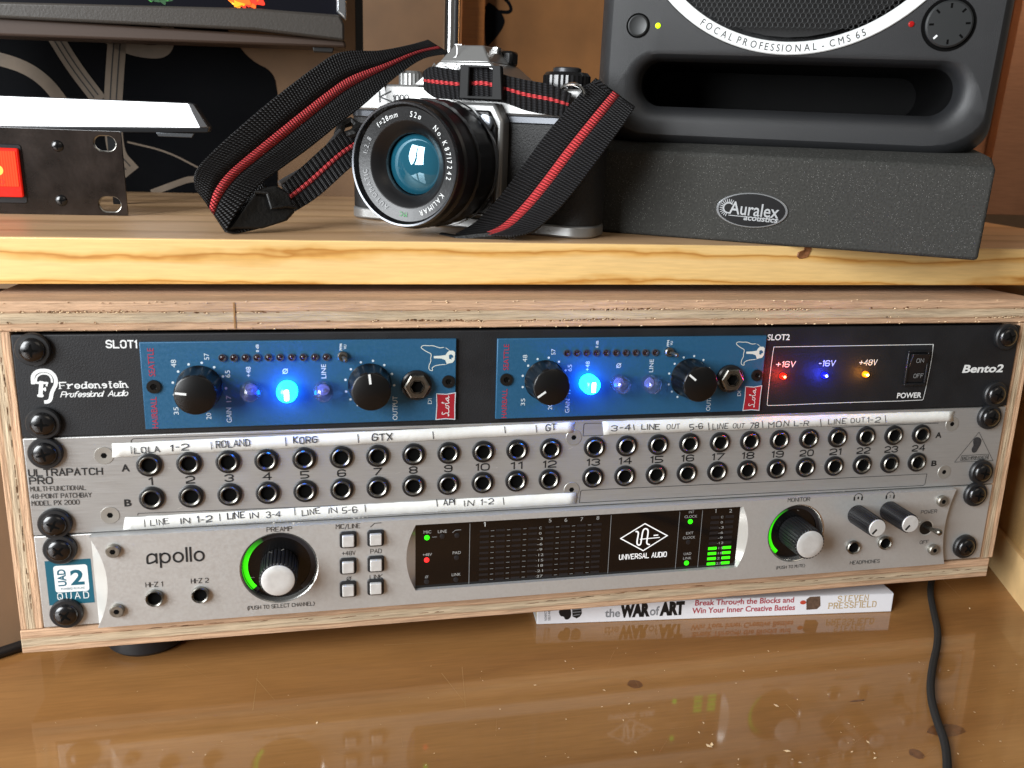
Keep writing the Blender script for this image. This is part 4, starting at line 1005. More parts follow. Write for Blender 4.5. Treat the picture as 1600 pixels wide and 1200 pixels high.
# ================================================================ film camera on the shelf
kx = SHELF.floor(918, 376); YAW = -36
def shelf_frame(x, y, yaw, z=0, extra=None):
    rot = TILT @ rotz(R(yaw))
    if extra is not None: rot = rot @ extra
    return Frame(SHELF.o + TILT @ Vector((x, y, z)), rot)
cy, sy = math.cos(R(YAW)), math.sin(R(YAW))
# body is 143 wide, 33 deep; its front right lower corner is at kx
KC = shelf_frame(kx[0] - 71.5*cy + 16*(-sy)*1, kx[1] - 71.5*sy + 16*cy, YAW, z=.3)
kam = thing('film_camera', 'black and silver film camera with striped strap on the pine shelf', 'camera', KC)
leath = M('black_leatherette', '#0e0e0f', .55, bump=(1400, .9)); satin = M('satin_chrome', '#9d9d9c', .38, .7, bump=(3000, .08)); bl_ = M('black_enamel', '#0d0d0f', .28, coat=.3); lensblk = M('lens_black', '#0b0b0d', .32, bump=(2000, .1))
def rprism(x0, x1, y0, y1, z0, z1, r=12, n=7):
    p = rrect(x0, x1, y0, y1, r, n); m = len(p)
    return MB().add([(x, y, z0) for x, y in p] + [(x, y, z1) for x, y in p], [tuple(range(m-1, -1, -1)), tuple(range(m, 2*m))] + [(i, (i+1) % m, (i+1) % m + m, i + m) for i in range(m)])
rprism(-71.5, 71.5, -16, 16, 6, 54).build('body', leath, kam, bevel=.4)
rprism(-71.8, 71.8, -16.4, 16.4, 0, 6).build('bottom_plate', satin, kam, bevel=1.0)
rprism(-71.8, 71.8, -16.4, 16.4, 54, 57.5).build('dark_band', M('band_grey', '#4a4c50', .3, .8), kam, bevel=.4)
rprism(-71.8, 71.8, -16.6, 16.6, 57.5, 70.8).build('top_plate', satin, kam, bevel=1.2)
# prism housing
def frustum(b, t, z0, z1):
    (ax0, ax1, ay0, ay1), (bx0, bx1, by0, by1) = b, t
    return MB().add([(ax0, ay0, z0), (ax1, ay0, z0), (ax1, ay1, z0), (ax0, ay1, z0), (bx0, by0, z1), (bx1, by0, z1), (bx1, by1, z1), (bx0, by1, z1)], [(3, 2, 1, 0), (4, 5, 6, 7), (0, 1, 5, 4), (1, 2, 6, 5), (2, 3, 7, 6), (3, 0, 4, 7)])
LX, LZ = KC.px(632, 258, 66)
PX = KC.px(716, 72, 10)[0]; PZ = KC.px(716, 71, 10)[1]
ph = frustum((-27, 32, -20.5, 16), (-12, 16, -19, 15), 70.3, 82.3).build('prism_housing', satin, kam, bevel=.8)
frustum((-12, 16, -19.1, 15), (-7.5, 9.0, -12, 12), 82, PZ).build('prism_top', satin, ph, bevel=.8)
# mount block round the lens
mbk = MB().prism([(LX-32, 7), (LX+31, 7), (LX+31, 55), (LX+26, 63), (LX-27, 63), (LX-32, 55)], 15.9, 25).build('mount_housing', satin, kam, bevel=1.5)
MB().prism([(LX-30, 9), (LX+28.5, 9), (LX+28.5, 52), (LX+24, 59.5), (LX-25, 59.5), (LX-30, 52)], 24.8, 26.6).build('mount_plate', bl_, mbk, bevel=1)
# lens
lens = MB().lathe([(29, 26), (29, 33), (28, 33.5), (30.3, 34), (30.3, 47), (29.4, 47.5), (29.4, 52), (30, 52.5), (30, 60), (28.9, 61), (28.7, 66)], (LX, 0, LZ), n=96, mod=lambda t, j: 1 + (.012 if (j in (3, 4)) and int(t*30/math.pi) % 2 else 0), cap1=False).build('lens_barrel', lensblk, kam, smooth=True, angle=25)
MB().lathe([(28.75, 65.6), (28.6, 67.0), (28.2, 67.6), (27.4, 67.4), (27.1, 66.8)], (LX, 0, LZ), n=80, cap1=False).build('filter_ring', M('ring_edge_metal', '#55575b', .25, .9), lens, smooth=True)
MB().lathe([(27.2, 66.9), (26.2, 64.6), (26.0, 64.5)], (LX, 0, LZ), n=80, cap1=False).build('filter_thread', bl_, lens, smooth=True)
nr = MB().lathe([(26.2, 64.6), (20.2, 63.6)], (LX, 0, LZ), n=96, cap1=False).build('name_ring', M('name_ring_black', '#111214', .30, .2, bump=(800, .1)), lens, smooth=True)
MB().lathe([(20.3, 63.8), (19.5, 63.5), (16.5, 60), (14.6, 58.6), (14.4, 57.0)], (LX, 0, LZ), n=80, cap1=False, mod=None).build('inner_cone', M('cone_black', '#0c0c0e', .35), lens, smooth=True)
MB().lathe([(14.6, 57), (13.9, 52), (10, 48)], (LX, 0, LZ), n=64).build('inner_barrel', M('inner_black', '#08080a', .3), lens, smooth=True)
gl = bpy.data.materials.new('coated_glass'); gl.use_nodes = True; nt = gl.node_tree; b = nt.nodes['Principled BSDF']
b.inputs['Base Color'].default_value = (.008, .07, .11, 1); b.inputs['Roughness'].default_value = .03; b.inputs['Metallic'].default_value = .0; b.inputs['IOR'].default_value = 2.3; b.inputs['Specular Tint'].default_value = lin('#b4e2f4')
b.inputs['Coat Weight'].default_value = .4; b.inputs['Coat Roughness'].default_value = .02; b.inputs['Transmission Weight'].default_value = .0
g = MB().lathe([(14.0, 55.4), (12.8, 56.4), (10.5, 57.6), (7.5, 58.7), (4, 59.4), (.05, 59.7)], (LX, 0, LZ), n=64, cap1=False).build('front_glass', gl, lens, smooth=True, angle=80)
gi = M('inner_glass', '#0c4a63', .05, 0, ior=2.2, coat=1, tint='#58c0e0')
for t_, a0, a1, h_, mt in (('f=28mm', 133, 101, 2.6, white_ink), ('52ø', 86, 69, 2.6, white_ink), ('No. K8717242', 52, -15, 2.6, white_ink), ('KALIMAR', -31, -72, 2.6, white_ink), ('1:2.8', 170, 148, 2.5, M('faint_ink', '#9a9c9e', .5)), ('AUTOMATIC', -115, -173, 2.5, M('faint_ink', '#9a9c9e', .5)), ('MC', -88, -100, 2.4, M('green_ink', '#2f8f4a', .5))):
    arc_text(nr, t_, (LX, LZ), 21.9, a0, a1, h_, mt, 64.55, bold=-.005, wsc=.85)
for t_, r_, y0 in (('80', 30.45, 40), ('50', 30.45, 44)): pass
MB().lathe([(31, 28), (31.2, 30), (31, 31.5)], (LX, 0, LZ), n=64, cap1=False).build('aperture_ring', M('ring_metal', '#9b9da0', .25, .9), lens, smooth=True)
# names on the camera
kl_ = lambda x, y, o_: KC.px(540 + x*.28329, 50 + y*.28333, o_)
lettering(kam, 'K', kl_(188, 385, 17), kl_(250, 383, 17), 5.0, black_ink, out=16.75, kind='s', wt=.17)
lettering(kam, '1000', kl_(262, 383, 17), kl_(345, 380, 17), 3.0, black_ink, out=16.75, kind='s', wt=.2)
lettering(kam, 'ASAHI', kl_(470, 208, 21), kl_(720, 212, 21), 3.0, black_ink, out=21.1, kind='s', wt=.15, adv=2.6)
a = kl_(630, 110, 15); mb = MB(); strip(mb, chaikin([(a[0]-3, a[1]-3), (a[0]-.5, a[1]-2.5), (a[0]-.5, a[1]+3), (a[0]-2, a[1]+3.4), (a[0]+2, a[1]+3.2)], 1), .4, 17.2); strip(mb, [(a[0]-3.6, a[1]-4), (a[0]+2, a[1]-4)], .35, 17.8); mb.build('emblem', M('emblem_silver', '#8f8f8f', .3, .6), kam)
# top controls
z_ = 70.8
x_ = KC.px(643, 125, 0)[0]
kb = MB().lathe([(6.5, 0), (6.5, 6), (5.5, 7.5)], (x_, 0, z_), ax=(0, 0, 1), n=40, mod=lambda t, j: 1 + (.05 if int(t*20/math.pi) % 2 and j < 2 else 0)).build('rewind_knob', satin, kam, smooth=True, angle=20)
x_ = KC.px(886, 118, 0)[0]
kb = MB().lathe([(10, 0), (11.5, .4), (11.5, 6.5), (10.2, 8.2)], (x_, 0, z_), ax=(0, 0, 1), n=60, mod=lambda t, j: 1 + (.03 if int(t*30/math.pi) % 2 and j in (1, 2) else 0)).build('speed_dial', bl_, kam, smooth=True, angle=20)
MB().lathe([(7.0, 8.2), (7.0, 10.0), (6.0, 10.6)], (x_, 0, z_), ax=(0, 0, 1), n=32).build('dial_centre', M('dial_grey', '#3a3b3e', .35, .5), kb, smooth=True)
hs = MB().box(10, 17, 5, 14, 82, 89.5).build('hot_shoe', bl_, kam, bevel=1.5)
a = KC.px(775, 79, 0); MB().box(a[0]-1.6, a[0]+1.6, -1.2, 3, a[1]-2.0, a[1]+1.9).build('shoe_rail', M('bright_steel', '#e4e4e2', .12, 1.), hs, bevel=.5)
for s in (-1,):
    x_ = 70*s; MB().tube([(x_ + 3*math.cos(t*.6) * 1, -18.5 - 0*t, 62 + 4*math.sin(t*.6)) for t in range(11)], .8, 8).build('strap_lug', chrome, kam, smooth=True)
a = kl_(1250, 330, 19); MB().tube([(a[0] + 6*math.cos(R(t)), -19, a[1] - 1 + 4.5*math.sin(R(t))) for t in range(-10, 200, 15)], .9, 8).build('strap_ring', M('bright_steel', '#e4e4e2', .12, 1.), kam, smooth=True)
a = kl_(770, 505, 27); MB().lathe([(4.6, 26.4), (4.4, 28.6), (3.2, 29)], (a[0], 0, a[1]), n=24).build('release_button', M('button_metal', '#606368', .2, .8), kam, smooth=True)

# woven strap: transverse ribs come from the weave map along its length
def web_mat(name, rib, stripe):
    m = bpy.data.materials.new(name); m.use_nodes = True; nt = m.node_tree; b = nt.nodes['Principled BSDF']; N = nt.nodes.new; L = nt.links.new
    uv = N('ShaderNodeUVMap'); s = N('ShaderNodeSeparateXYZ'); L(uv.outputs[0], s.inputs[0])
    def math_(op, a, b_=None):
        n = N('ShaderNodeMath'); n.operation = op
        for i, v in enumerate((a, b_)):
            if v is None: continue
            if isinstance(v, (int, float)): n.inputs[i].default_value = v
            else: L(v, n.inputs[i])
        return n.outputs[0]
    u, v = s.outputs[0], s.outputs[1]                  # u across 0..1, v along in mm
    ribs = math_('ABSOLUTE', math_('SINE', math_('MULTIPLY', v, math.pi / rib)))
    col_ = math_('ABSOLUTE', math_('SINE', math_('ADD', math_('MULTIPLY', u, 60.0), math_('MULTIPLY', v, math.pi / rib))))
    h = math_('ADD', math_('MULTIPLY', ribs, .8), math_('MULTIPLY', col_, .35))
    bp_ = N('ShaderNodeBump'); bp_.inputs['Strength'].default_value = 1.0; bp_.inputs['Distance'].default_value = .0012; L(h, bp_.inputs['Height']); L(bp_.outputs[0], b.inputs['Normal'])
    if stripe: base = ('#8c1c20', '#e84e52')
    else: base = ('#040405', '#222225')
    mx = N('ShaderNodeMix'); mx.data_type = 'RGBA'; mx.inputs[6].default_value = lin(base[0]); mx.inputs[7].default_value = lin(base[1])
    L(math_('MULTIPLY', ribs, math_('ADD', .35, math_('MULTIPLY', col_, .65))), mx.inputs[0]); L(mx.outputs[2], b.inputs['Base Color'])
    b.inputs['Roughness'].default_value = .55; b.inputs['Specular IOR Level'].default_value = .35
    return m
web, web_r = web_mat('black_webbing', 1.5, False), web_mat('red_webbing', 1.5, True)
web2, web2_r = web_mat('black_ribbed_webbing', 2.8, False), web_mat('red_ribbed_webbing', 2.8, True)
def webbing(pairs, fr, mats, st=(.42, .58), name='strap', sub=5, th=1.3):
    """pairs: ((px,py,depth),(px,py,depth)) edges in the picture with real depth in frame fr"""
    E0 = []; E1 = []
    for a, b in pairs:
        for p, E in ((a, E0), (b, E1)):
            x, z = fr.px(p[0], p[1], -p[2]); E.append(kw @ (fr.mat() @ Vector((x*K, p[2]*K, z*K))) / K)
    def spl(E):                                         # Catmull-Rom
        out = []; n = len(E)
        for i in range(n-1):
            p0, p1, p2, p3 = E[max(i-1, 0)], E[i], E[i+1], E[min(i+2, n-1)]
            for k in range(sub):
                t = k/sub; out.append(.5*((2*p1) + (p2-p0)*t + (2*p0-5*p1+4*p2-p3)*t*t + (3*p1-p0-3*p2+p3)*t**3))
        return out + [E[-1]]
    E0, E1 = spl(E0), spl(E1); us = [0, .03, .14, .28, st[0], st[1], .72, .86, .97, 1]; L_ = 0; rows = []; vv = []
    for i in range(len(E0)):
        if i: L_ += ((E0[i]+E1[i])/2 - (E0[i-1]+E1[i-1])/2).length
        rows.append([E0[i]*(1-u) + E1[i]*u for u in us]); vv.append(L_)
    nu = len(us); main = None
    for nm, rng, mt, lift in ((name, [(0, 4), (5, 9)], mats[0], 0), ('red_stripe', [(4, 5)], mats[1], .0)):
        mb = MB()
        for a, b in rng:
            ks = list(range(a, b+1)); m_ = len(ks); n0 = len(mb.v)
            mb.add([tuple(r[k]) for r in rows for k in ks], [(i*m_+j, i*m_+j+1, (i+1)*m_+j+1, (i+1)*m_+j) for i in range(len(rows)-1) for j in range(m_-1)], [(us[k], v) for v in vv for k in ks])
        o = mb.build(nm, mt, main or kam, smooth=True, angle=80)
        s = o.modifiers.new('thick', 'SOLIDIFY'); s.thickness = (th + (.35 if main else 0))*K; s.offset = 0
        if main is None: main = o
    return main
kw = KC.mat().inverted()
webbing([((668, 62, 88), (704, 84, 92)), ((640, 70, 84), (660, 92, 88)), ((591, 79, 76), (613, 124, 80)), ((534, 81, 66), (566, 165, 70)), ((492, 105, 58), (534, 190, 62)), ((424, 157, 44), (482, 232, 50)), ((347, 223, 28), (440, 263, 38)), ((312, 258, 18), (404, 290, 28)), ((303, 278, 14), (372, 328, 17)), ((306, 296, 14), (353, 361, 13))], SHELF, (web, web_r), (.44, .60), name='strap')
# underside of the loop, turning back to its leather pad
webbing([((306, 290, 15), (353, 362, 13)), ((330, 300, 24), (372, 364, 18)), ((372, 300, 32), (420, 352, 26)), ((410, 285, 40), (455, 338, 36))], SHELF, (web, web), name='strap_return')
webbing([((440, 290, 40), (462, 330, 38)), ((470, 262, 48), (500, 305, 46)), ((520, 218, 60), (548, 262, 58)), ((560, 196, 72), (585, 236, 70)), ((590, 180, 84), (610, 215, 82))], SHELF, (web2, web2_r), (.42, .56), name='narrow_strap', th=1.6)
# leather pad with stitched tab
def px3(fr, x, y, d): a, c = fr.px(x, y, -d); return kw @ (fr.mat() @ Vector((a*K, d*K, c*K))) / K
mb = MB(); P_ = [(368, 358, 16), (352, 362, 14), (384, 322, 20), (402, 296, 28), (432, 290, 30), (450, 300, 34), (462, 330, 32), (448, 345, 26), (410, 357, 20)]
front = [px3(SHELF, *t) for t in P_]; back = [px3(SHELF, x, y, d+4) for x, y, d in P_]; n = len(P_)
mb.add([tuple(v) for v in front + back], [tuple(range(n)), tuple(range(2*n-1, n-1, -1))] + [(i, (i+1) % n, (i+1) % n + n, i+n) for i in range(n)])
mb.build('strap_pad', M('black_leather', '#131313', .5, bump=(600, .8)), kam, bevel=1.2)
mb = MB(); mb.tube([px3(SHELF, *t) for t in ((398, 300, 25), (418, 302, 26), (424, 325, 24), (446, 322, 28), (462, 324, 32))], .9, 8); mb.build('pad_ridge', M('black_leather', '#131313', .5, bump=(600, .8)), kam, smooth=True)
mb = MB(); mb.tube([px3(SHELF, *t) for t in ((437, 287, 44), (470, 268, 50), (505, 240, 56), (532, 205, 66))], 1.6, 8); mb.build('strap_tube', M('strap_grey', '#4a4a4c', .35), kam, smooth=True)
mb = MB(); mb.tube([px3(SHELF, *t) for t in ((528, 212, 66), (534, 195, 70), (548, 190, 72), (560, 196, 70), (552, 208, 66), (536, 214, 66))], 2.4, 8); mb.build('strap_keeper', M('black_leather', '#131313', .5, bump=(600, .8)), kam, smooth=True)
# piece drawn across the prism, with its slide buckle
webbing([((663, 112, -22), (664, 140, -22)), ((676, 104, -24), (682, 153, -24)), ((699, 107, -25), (706, 155, -25)), ((722, 109, -25), (724, 156, -25)), ((755, 104, -26), (757, 158, -26)), ((789, 117, -25), (789, 161, -25)), ((823, 125, -24), (823, 173, -24)), ((860, 132, -23), (860, 180, -23)), ((893, 146, -21), (884, 182, -21))], KC, (web2, web2_r), (.42, .54), name='front_strap', th=1.8)
bo = [KC.px(x, y, 29) for x, y in ((720, 101), (784, 103), (786, 156), (718, 153))]; bi = [KC.px(x, y, 29) for x, y in ((735, 105), (770, 106), (769, 151), (733, 150))]
mb = MB(); vs = []
for o_, i_ in zip(bo, bi):
    for yy in (-30, -27): vs += [(o_[0], yy, o_[1]), (i_[0], yy, i_[1])]
fs = []
for k in range(4):
    a, b2 = 4*k, 4*((k+1) % 4); fs += [(a, b2, b2+1, a+1), (a+2, a+3, b2+3, b2+2), (a, a+2, b2+2, b2), (a+1, b2+1, b2+3, a+3)]
mb.add(vs, fs); mb.build('slide_buckle', M('buckle_plastic', '#0b0b0c', .6, spec=.25), kam, bevel=.6)
# piece hanging over the right end and down to the shelf
webbing([((930, 123, -8), (992, 168, -2)), ((905, 148, -18), (972, 198, -12)), ((878, 180, -24), (950, 228, -20)), ((850, 214, -28), (925, 262, -26)), ((815, 262, -33), (893, 304, -32)), ((782, 306, -38), (862, 338, -36)), ((745, 346, -42), (832, 362, -40)), ((712, 366, -46), (800, 370, -44))], KC, (web, web_r), (.44, .60), name='strap_end')
webbing([((900, 139, -14), (936, 124, -9)), ((915, 150, -12), (962, 150, -6)), ((925, 175, -12), (992, 168, -3))], KC, (web, web), name='strap_fold')
mb = MB(); mb.tube([px3(KC, *t) for t in ((792, 366, -40), (745, 370, -46), (715, 374, -50), (690, 370, -44))], 2.2, 8); mb.build('strap_tail', M('black_leather', '#131313', .5, bump=(600, .8)), kam, smooth=True)

# ================================================================ foam pad and studio speaker
fa, fb = SHELF.floor(917, 361), SHELF.floor(1528, 408)
fy = math.degrees(math.atan2(fb[1]-fa[1], fb[0]-fa[0])); FWD = math.hypot(fb[0]-fa[0], fb[1]-fa[1])
FM = shelf_frame(fa[0], fa[1], fy, z=.1)
foam = M('acoustic_foam', '#3a3a38', .95, bump=(700, 1.0), var=(900, .25), speck=(1300, .13, '#93938f', .45), spec=.1)
fp = thing('foam_pad', 'charcoal acoustic foam wedge with an oval badge under the speaker', 'foam pad', FM)
h1 = FM.px(945, 233)[1]; h2 = FM.px(1552, 262)[1]; h0 = h1 + (h1-h2)*.05
X0 = -16
n = 40; vs = []; 
def fz(x): return h0 + (h2-h0)*(x/FWD)
mb = MB(); mb.add([(X0, 0, 0), (FWD, 0, 0), (FWD, 150, 0), (X0, 150, 0), (X0, 0, fz(X0)), (FWD, 0, h2), (FWD, 150, h2+14), (X0, 150, fz(X0)+10), (X0, 13, fz(X0)+4.6), (FWD, 13, h2+4.6)],
     [(3, 2, 1, 0), (0, 1, 5, 4), (4, 5, 9, 8), (8, 9, 6, 7), (1, 2, 6, 9, 5), (0, 4, 8, 7, 3), (2, 3, 7, 6)])
mb.build('foam_block', foam, fp, bevel=1.6)
a = FM.px(1174.5, 328.5, .3); rx, rz = 18.3, 8.9
ell = lambda k, n=48: [(a[0] + rx*k*math.cos(2*math.pi*i/n), a[1] + rz*k*math.sin(2*math.pi*i/n)) for i in range(n)]
rx = (FM.px(1231, 329)[0] - FM.px(1118, 329)[0])/2; rz = (FM.px(1174, 301)[1] - FM.px(1174, 356)[1])/2
bg = MB().prism(ell(1), 0, .9).build('badge', M('badge_rim', '#b9bcc0', .25, .9), fp, bevel=.2)
MB().flat(ell(.93), .96).build('badge_face', M('badge_black', '#0f0f11', .3), bg)
bs = M('badge_silver', '#b4b7ba', .35, .5); e_ = lambda x, y: FM.px(900 + x*.4375, y*.4375, 1)
lettering(bg, 'Auralex', e_(545, 762), e_(722, 780), 6.6, bs, out=1.05, bold=.01)
lettering(bg, 'acoustics', e_(597, 785), e_(718, 796), 3.0, bs, out=1.05, bold=.02, shear=.15)
mb = MB(); strip(mb, [e_(545, 768), e_(722, 786)], .35, 1.1); c_ = e_(545, 742)
for k in range(14):
    t = R(60 + k*15); strip(mb, [(c_[0] + 2.6*math.cos(t), c_[1] + 2.6*math.sin(t)), (c_[0] + 4.3*math.cos(t), c_[1] + 4.3*math.sin(t))], .35, 1.1 + .005*k)
strip(mb, circle(c_[0], c_[1], 2.5, 20, 50, 290), .6, 1.06); mb.build('sun_emblem', bs, bg)

SYAW = -25
s0 = SHELF.floor(1240, 300)                            # choose the face plane behind the pad's front
# plane through a point 12 mm behind the pad's right front corner
o3 = FM.mat() @ Vector((FWD*.80*K, 16*K, 60*K)); o3 = o3 / K
SP = Frame(o3, TILT @ rotz(R(SYAW)))
sp_ = lambda x, y, o_=0: SP.px(x, y, o_)
spk = M('speaker_paint', '#242527', .5, bump=(2600, .35), var=(8, .10))
st = thing('studio_speaker', 'dark grey studio speaker with a white ringed woofer on the foam pad', 'speaker', SP)
bl0, br0 = sp_(985, 203), sp_(1503, 236); zb = (bl0[1]+br0[1])/2
lx, rx_ = sp_(953, 100)[0], sp_(1554, 100)[0]; cx = (lx + rx_)/2; HW = (rx_-lx)/2
ang = math.atan2(br0[1]-bl0[1], br0[0]-bl0[0])
H_ = 230
def sec(k_, y): # outline of the cabinet at depth y, inset k
    pts = []
    w = HW - k_
    bx, bz = min(26, w*.3), 17                         # large soft lower corners
    for k in range(9): t = R(90*k/8); pts.append((cx + w - bx + bx*math.sin(t), y, zb + k_ + bz - bz*math.cos(t)))
    for x, z in ((w, zb + H_ - 12), (w*.93, zb + H_ - k_), (-w*.93, zb + H_ - k_), (-w, zb + H_ - 12)): pts.append((cx + x, y, z))
    for k in range(8, -1, -1): t = R(90*k/8); pts.append((cx - w + bx - bx*math.sin(t), y, zb + k_ + bz - bz*math.cos(t)))
    return pts
secs = [sec(0, 0), sec(-.8, .5), sec(-2.5, 2.2), sec(-4.2, 5), sec(-7, 14), sec(-9, 40), sec(-8, 120), sec(-2, 190), sec(4, 200)]; m_ = len(secs[0])
# face with port and woofer openings
RO = [(1044, 0), (1097, 46), (1162, 72), (1232.5, 82), (1294, 79), (1359, 61), (1442, 0)]
pts = [sp_(*t) for t in RO]
def fit(pts):
    import numpy as np
    A_ = np.array([[2*x, 2*z, 1] for x, z in pts]); s = np.linalg.lstsq(A_, np.array([x*x+z*z for x, z in pts]), rcond=None)[0]
    return (float(s[0]), float(s[1])), math.sqrt(s[2] + s[0]**2 + s[1]**2)
(wx_, wz_), WR = fit(pts)
pl0, pr0, pt0, pb0 = sp_(1000, 130)[0], sp_(1497, 140)[0], (sp_(1020, 97)[1]+sp_(1450, 101)[1])/2, (sp_(1020, 168)[1] + sp_(1450, 178)[1])/2
port = rrect(pl0, pr0, pb0, pt0, (pt0-pb0)/2 - .5, 8); porto = rrect(pl0-9, pr0+9, pb0-8, pt0+5, (pt0-pb0)/2 - .5 + 5.5, 8)
bm = bmesh.new()
def re_(pts, y=0):
    vs = [bm.verts.new((x*K, y*K, z*K)) for x, z in pts]; return vs, [bm.edges.new((vs[i], vs[(i+1) % len(vs)])) for i in range(len(vs))]
v0, e0 = re_([(x, z) for x, _, z in secs[0]]); v1, e1 = re_(porto); v2, e2_ = re_(circle(wx_, wz_, WR + .8, 72))
bmesh.ops.triangle_fill(bm, use_beauty=True, edges=e0 + e1 + e2_)
steps = []
for f_, y_ in ((.62, .7), (.34, 2.4), (.13, 5.2)): steps.append([bm.verts.new((x*K, y_*K, z*K)) for x, z in rrect(pl0-9*f_, pr0+9*f_, pb0-8*f_, pt0+5*f_, (pt0-pb0)/2 - .5 + 5.5*f_, 8)])
v4 = [bm.verts.new((x*K, 10*K, z*K)) for x, z in port]; v5 = [bm.verts.new((x*K, 90*K, z*K)) for x, z in port]
for A1, A2 in ((v1, steps[0]), (steps[0], steps[1]), (steps[1], steps[2]), (steps[2], v4)):
    for i in range(len(A1)): bm.faces.new((A1[i], A1[(i+1) % len(A1)], A2[(i+1) % len(A2)], A2[i]))
[bm.verts.remove(v_) for v_ in v5]
v6 = [bm.verts.new((x*K, 10*K, z*K)) for x, z in circle(wx_, wz_, WR + .8, 72)]
for i in range(72): bm.faces.new((v2[i], v2[(i+1) % 72], v6[(i+1) % 72], v6[i]))
bm.faces.new(v6)
prev = v0
for s_ in secs[1:]:
    cur = [bm.verts.new((x*K, y*K, z*K)) for x, y, z in s_]
    for i in range(m_): bm.faces.new((prev[i], prev[(i+1) % m_], cur[(i+1) % m_], cur[i]))
    prev = cur
bm.faces.new(prev)
bmesh.ops.recalc_face_normals(bm, faces=bm.faces)
me = bpy.data.meshes.new('cabinet'); bm.to_mesh(me); bm.free(); me.materials.append(spk); me.shade_smooth(); me.set_sharp_from_angle(angle=R(28))
cb = bpy.data.objects.new('cabinet', me); COL.objects.link(cb); cb.parent = st
mb = MB(); n = len(port); mb.add([(x, 9.9, z) for x, z in port] + [(x, 95, z) for x, z in port], [(i, (i+1) % n, (i+1) % n + n, i+n) for i in range(n)] + [tuple(range(2*n-1, n-1, -1))])
mb.build('bass_port', M('port_black', '#0a0a0b', .6, spec=.2), st, smooth=True)
wn = cb.modifiers.new('normals', 'WEIGHTED_NORMAL'); wn.keep_sharp = True; wn.weight = 100
RI = WR - 5.6
ring = MB().lathe([(WR+.4, -1), (WR+.4, .6), (WR, 1.0), (RI+.3, 1.0), (RI, .6), (RI, -2)], (wx_, 0, wz_), n=120, cap1=False).build('woofer_ring', M('ring_white', '#dadddd', .35, var=(40, .02)), st, smooth=True, angle=40)
a0 = math.degrees(math.atan2(sp_(1095, 33)[1]-wz_, sp_(1095, 33)[0]-wx_)); a1 = math.degrees(math.atan2(sp_(1352, 44)[1]-wz_, sp_(1352, 44)[0]-wx_))
arc_text(ring, 'FOCAL PROFESSIONAL - CMS 65', (wx_, wz_), WR - 1.0, a0, a1, 3.5, black_ink, 1.1, inward=False, bold=.0, wsc=.82)
# perforated grille, domed, every hexagonal hole cut
mb = MB(); pit = 2.5; rin = .40; n_ = int(RI/pit) + 2
for i in range(-n_, n_+1):
    for j in range(-n_, n_+1):
        x = pit*(i + .5*(j % 2)); z = pit*.866*j; d_ = math.hypot(x, z)
        if d_ > RI - .4: continue
        y = -.2 - 5*(1 - (d_/RI)**2)**.5 * .6; vs = []
        for k in range(6):
            t = R(60*k + 30); vs += [(wx_ + x + pit*.578*math.cos(t), y, wz_ + z + pit*.578*math.sin(t)), (wx_ + x + pit*rin*math.cos(t), y + .1, wz_ + z + pit*rin*math.sin(t))]
        mb.add(vs, [(2*k, (2*k+2) % 12, (2*k+3) % 12, 2*k+1) for k in range(6)])
mb.build('grille', M('grille_steel', '#1b1c1d', .55, .4), st)['kind'] = 'stuff'
MB().lathe([(RI*.97, 2.5), (RI*.5, 2.4)], (wx_, 6, wz_), n=48).build('woofer_cone', M('cone_dark', '#0b0b0c', .7), st)
ds = sp_(997, 40); MB().lathe([(5.9, .0), (5.9, .3), (5.2, .35), (5.1, .1)], (ds[0], 0, ds[1]), n=32, cap1=False).build('button_gap', hole, st)
MB().lathe([(5.0, .0), (5.0, .7), (4.4, 1.0), (3, .6)], (ds[0], 0, ds[1]), n=32).build('power_button', M('speaker_button', '#232526', .45), st, smooth=True)
a = sp_(1028, 40, .5); MB().lathe([(1.35, 0), (1.3, .6), (.7, 1.0)], (a[0], 0, a[1]), n=16).build('green_led', M('yellow_green_led', '#c8f000', .4, emis='#c4ee10', es=1.4), st, smooth=True)
a = sp_(1424, 37.5, .5); MB().lathe([(1.35, 0), (1.3, .6), (.7, 1.0)], (a[0], 0, a[1]), n=16).build('clip_led', M('dim_red_led', '#7c1010', .2, emis='#b01010', es=.5), st, smooth=True)
a = sp_(1482, 38); KR = (sp_(1525, 38)[0] - sp_(1439, 38)[0])/2
MB().lathe([(KR, .02), (KR, .3), (KR-1.4, .3), (KR-1.5, .05)], (a[0], 0, a[1]), n=48, cap1=False).build('knob_gap', hole, st)
vk = MB().lathe([(KR-1.5, 0), (KR-1.6, 1.6), (KR-2.4, 2.2), (KR*.5, 2.25)], (a[0], 0, a[1]), n=48).build('volume_knob', M('speaker_button', '#232526', .45), st, smooth=True)
for k in range(8):
    t = R(90 + 45*k + 3); mb = MB(); strip(mb, [(a[0] + KR*.60*math.cos(t), a[1] + KR*.60*math.sin(t)), (a[0] + KR*.72*math.cos(t), a[1] + KR*.72*math.sin(t))], .9, 2.4)
    mb.build('pointer_mark' if k == 3 else 'scale_mark', white_ink if k == 3 else hole, vk)

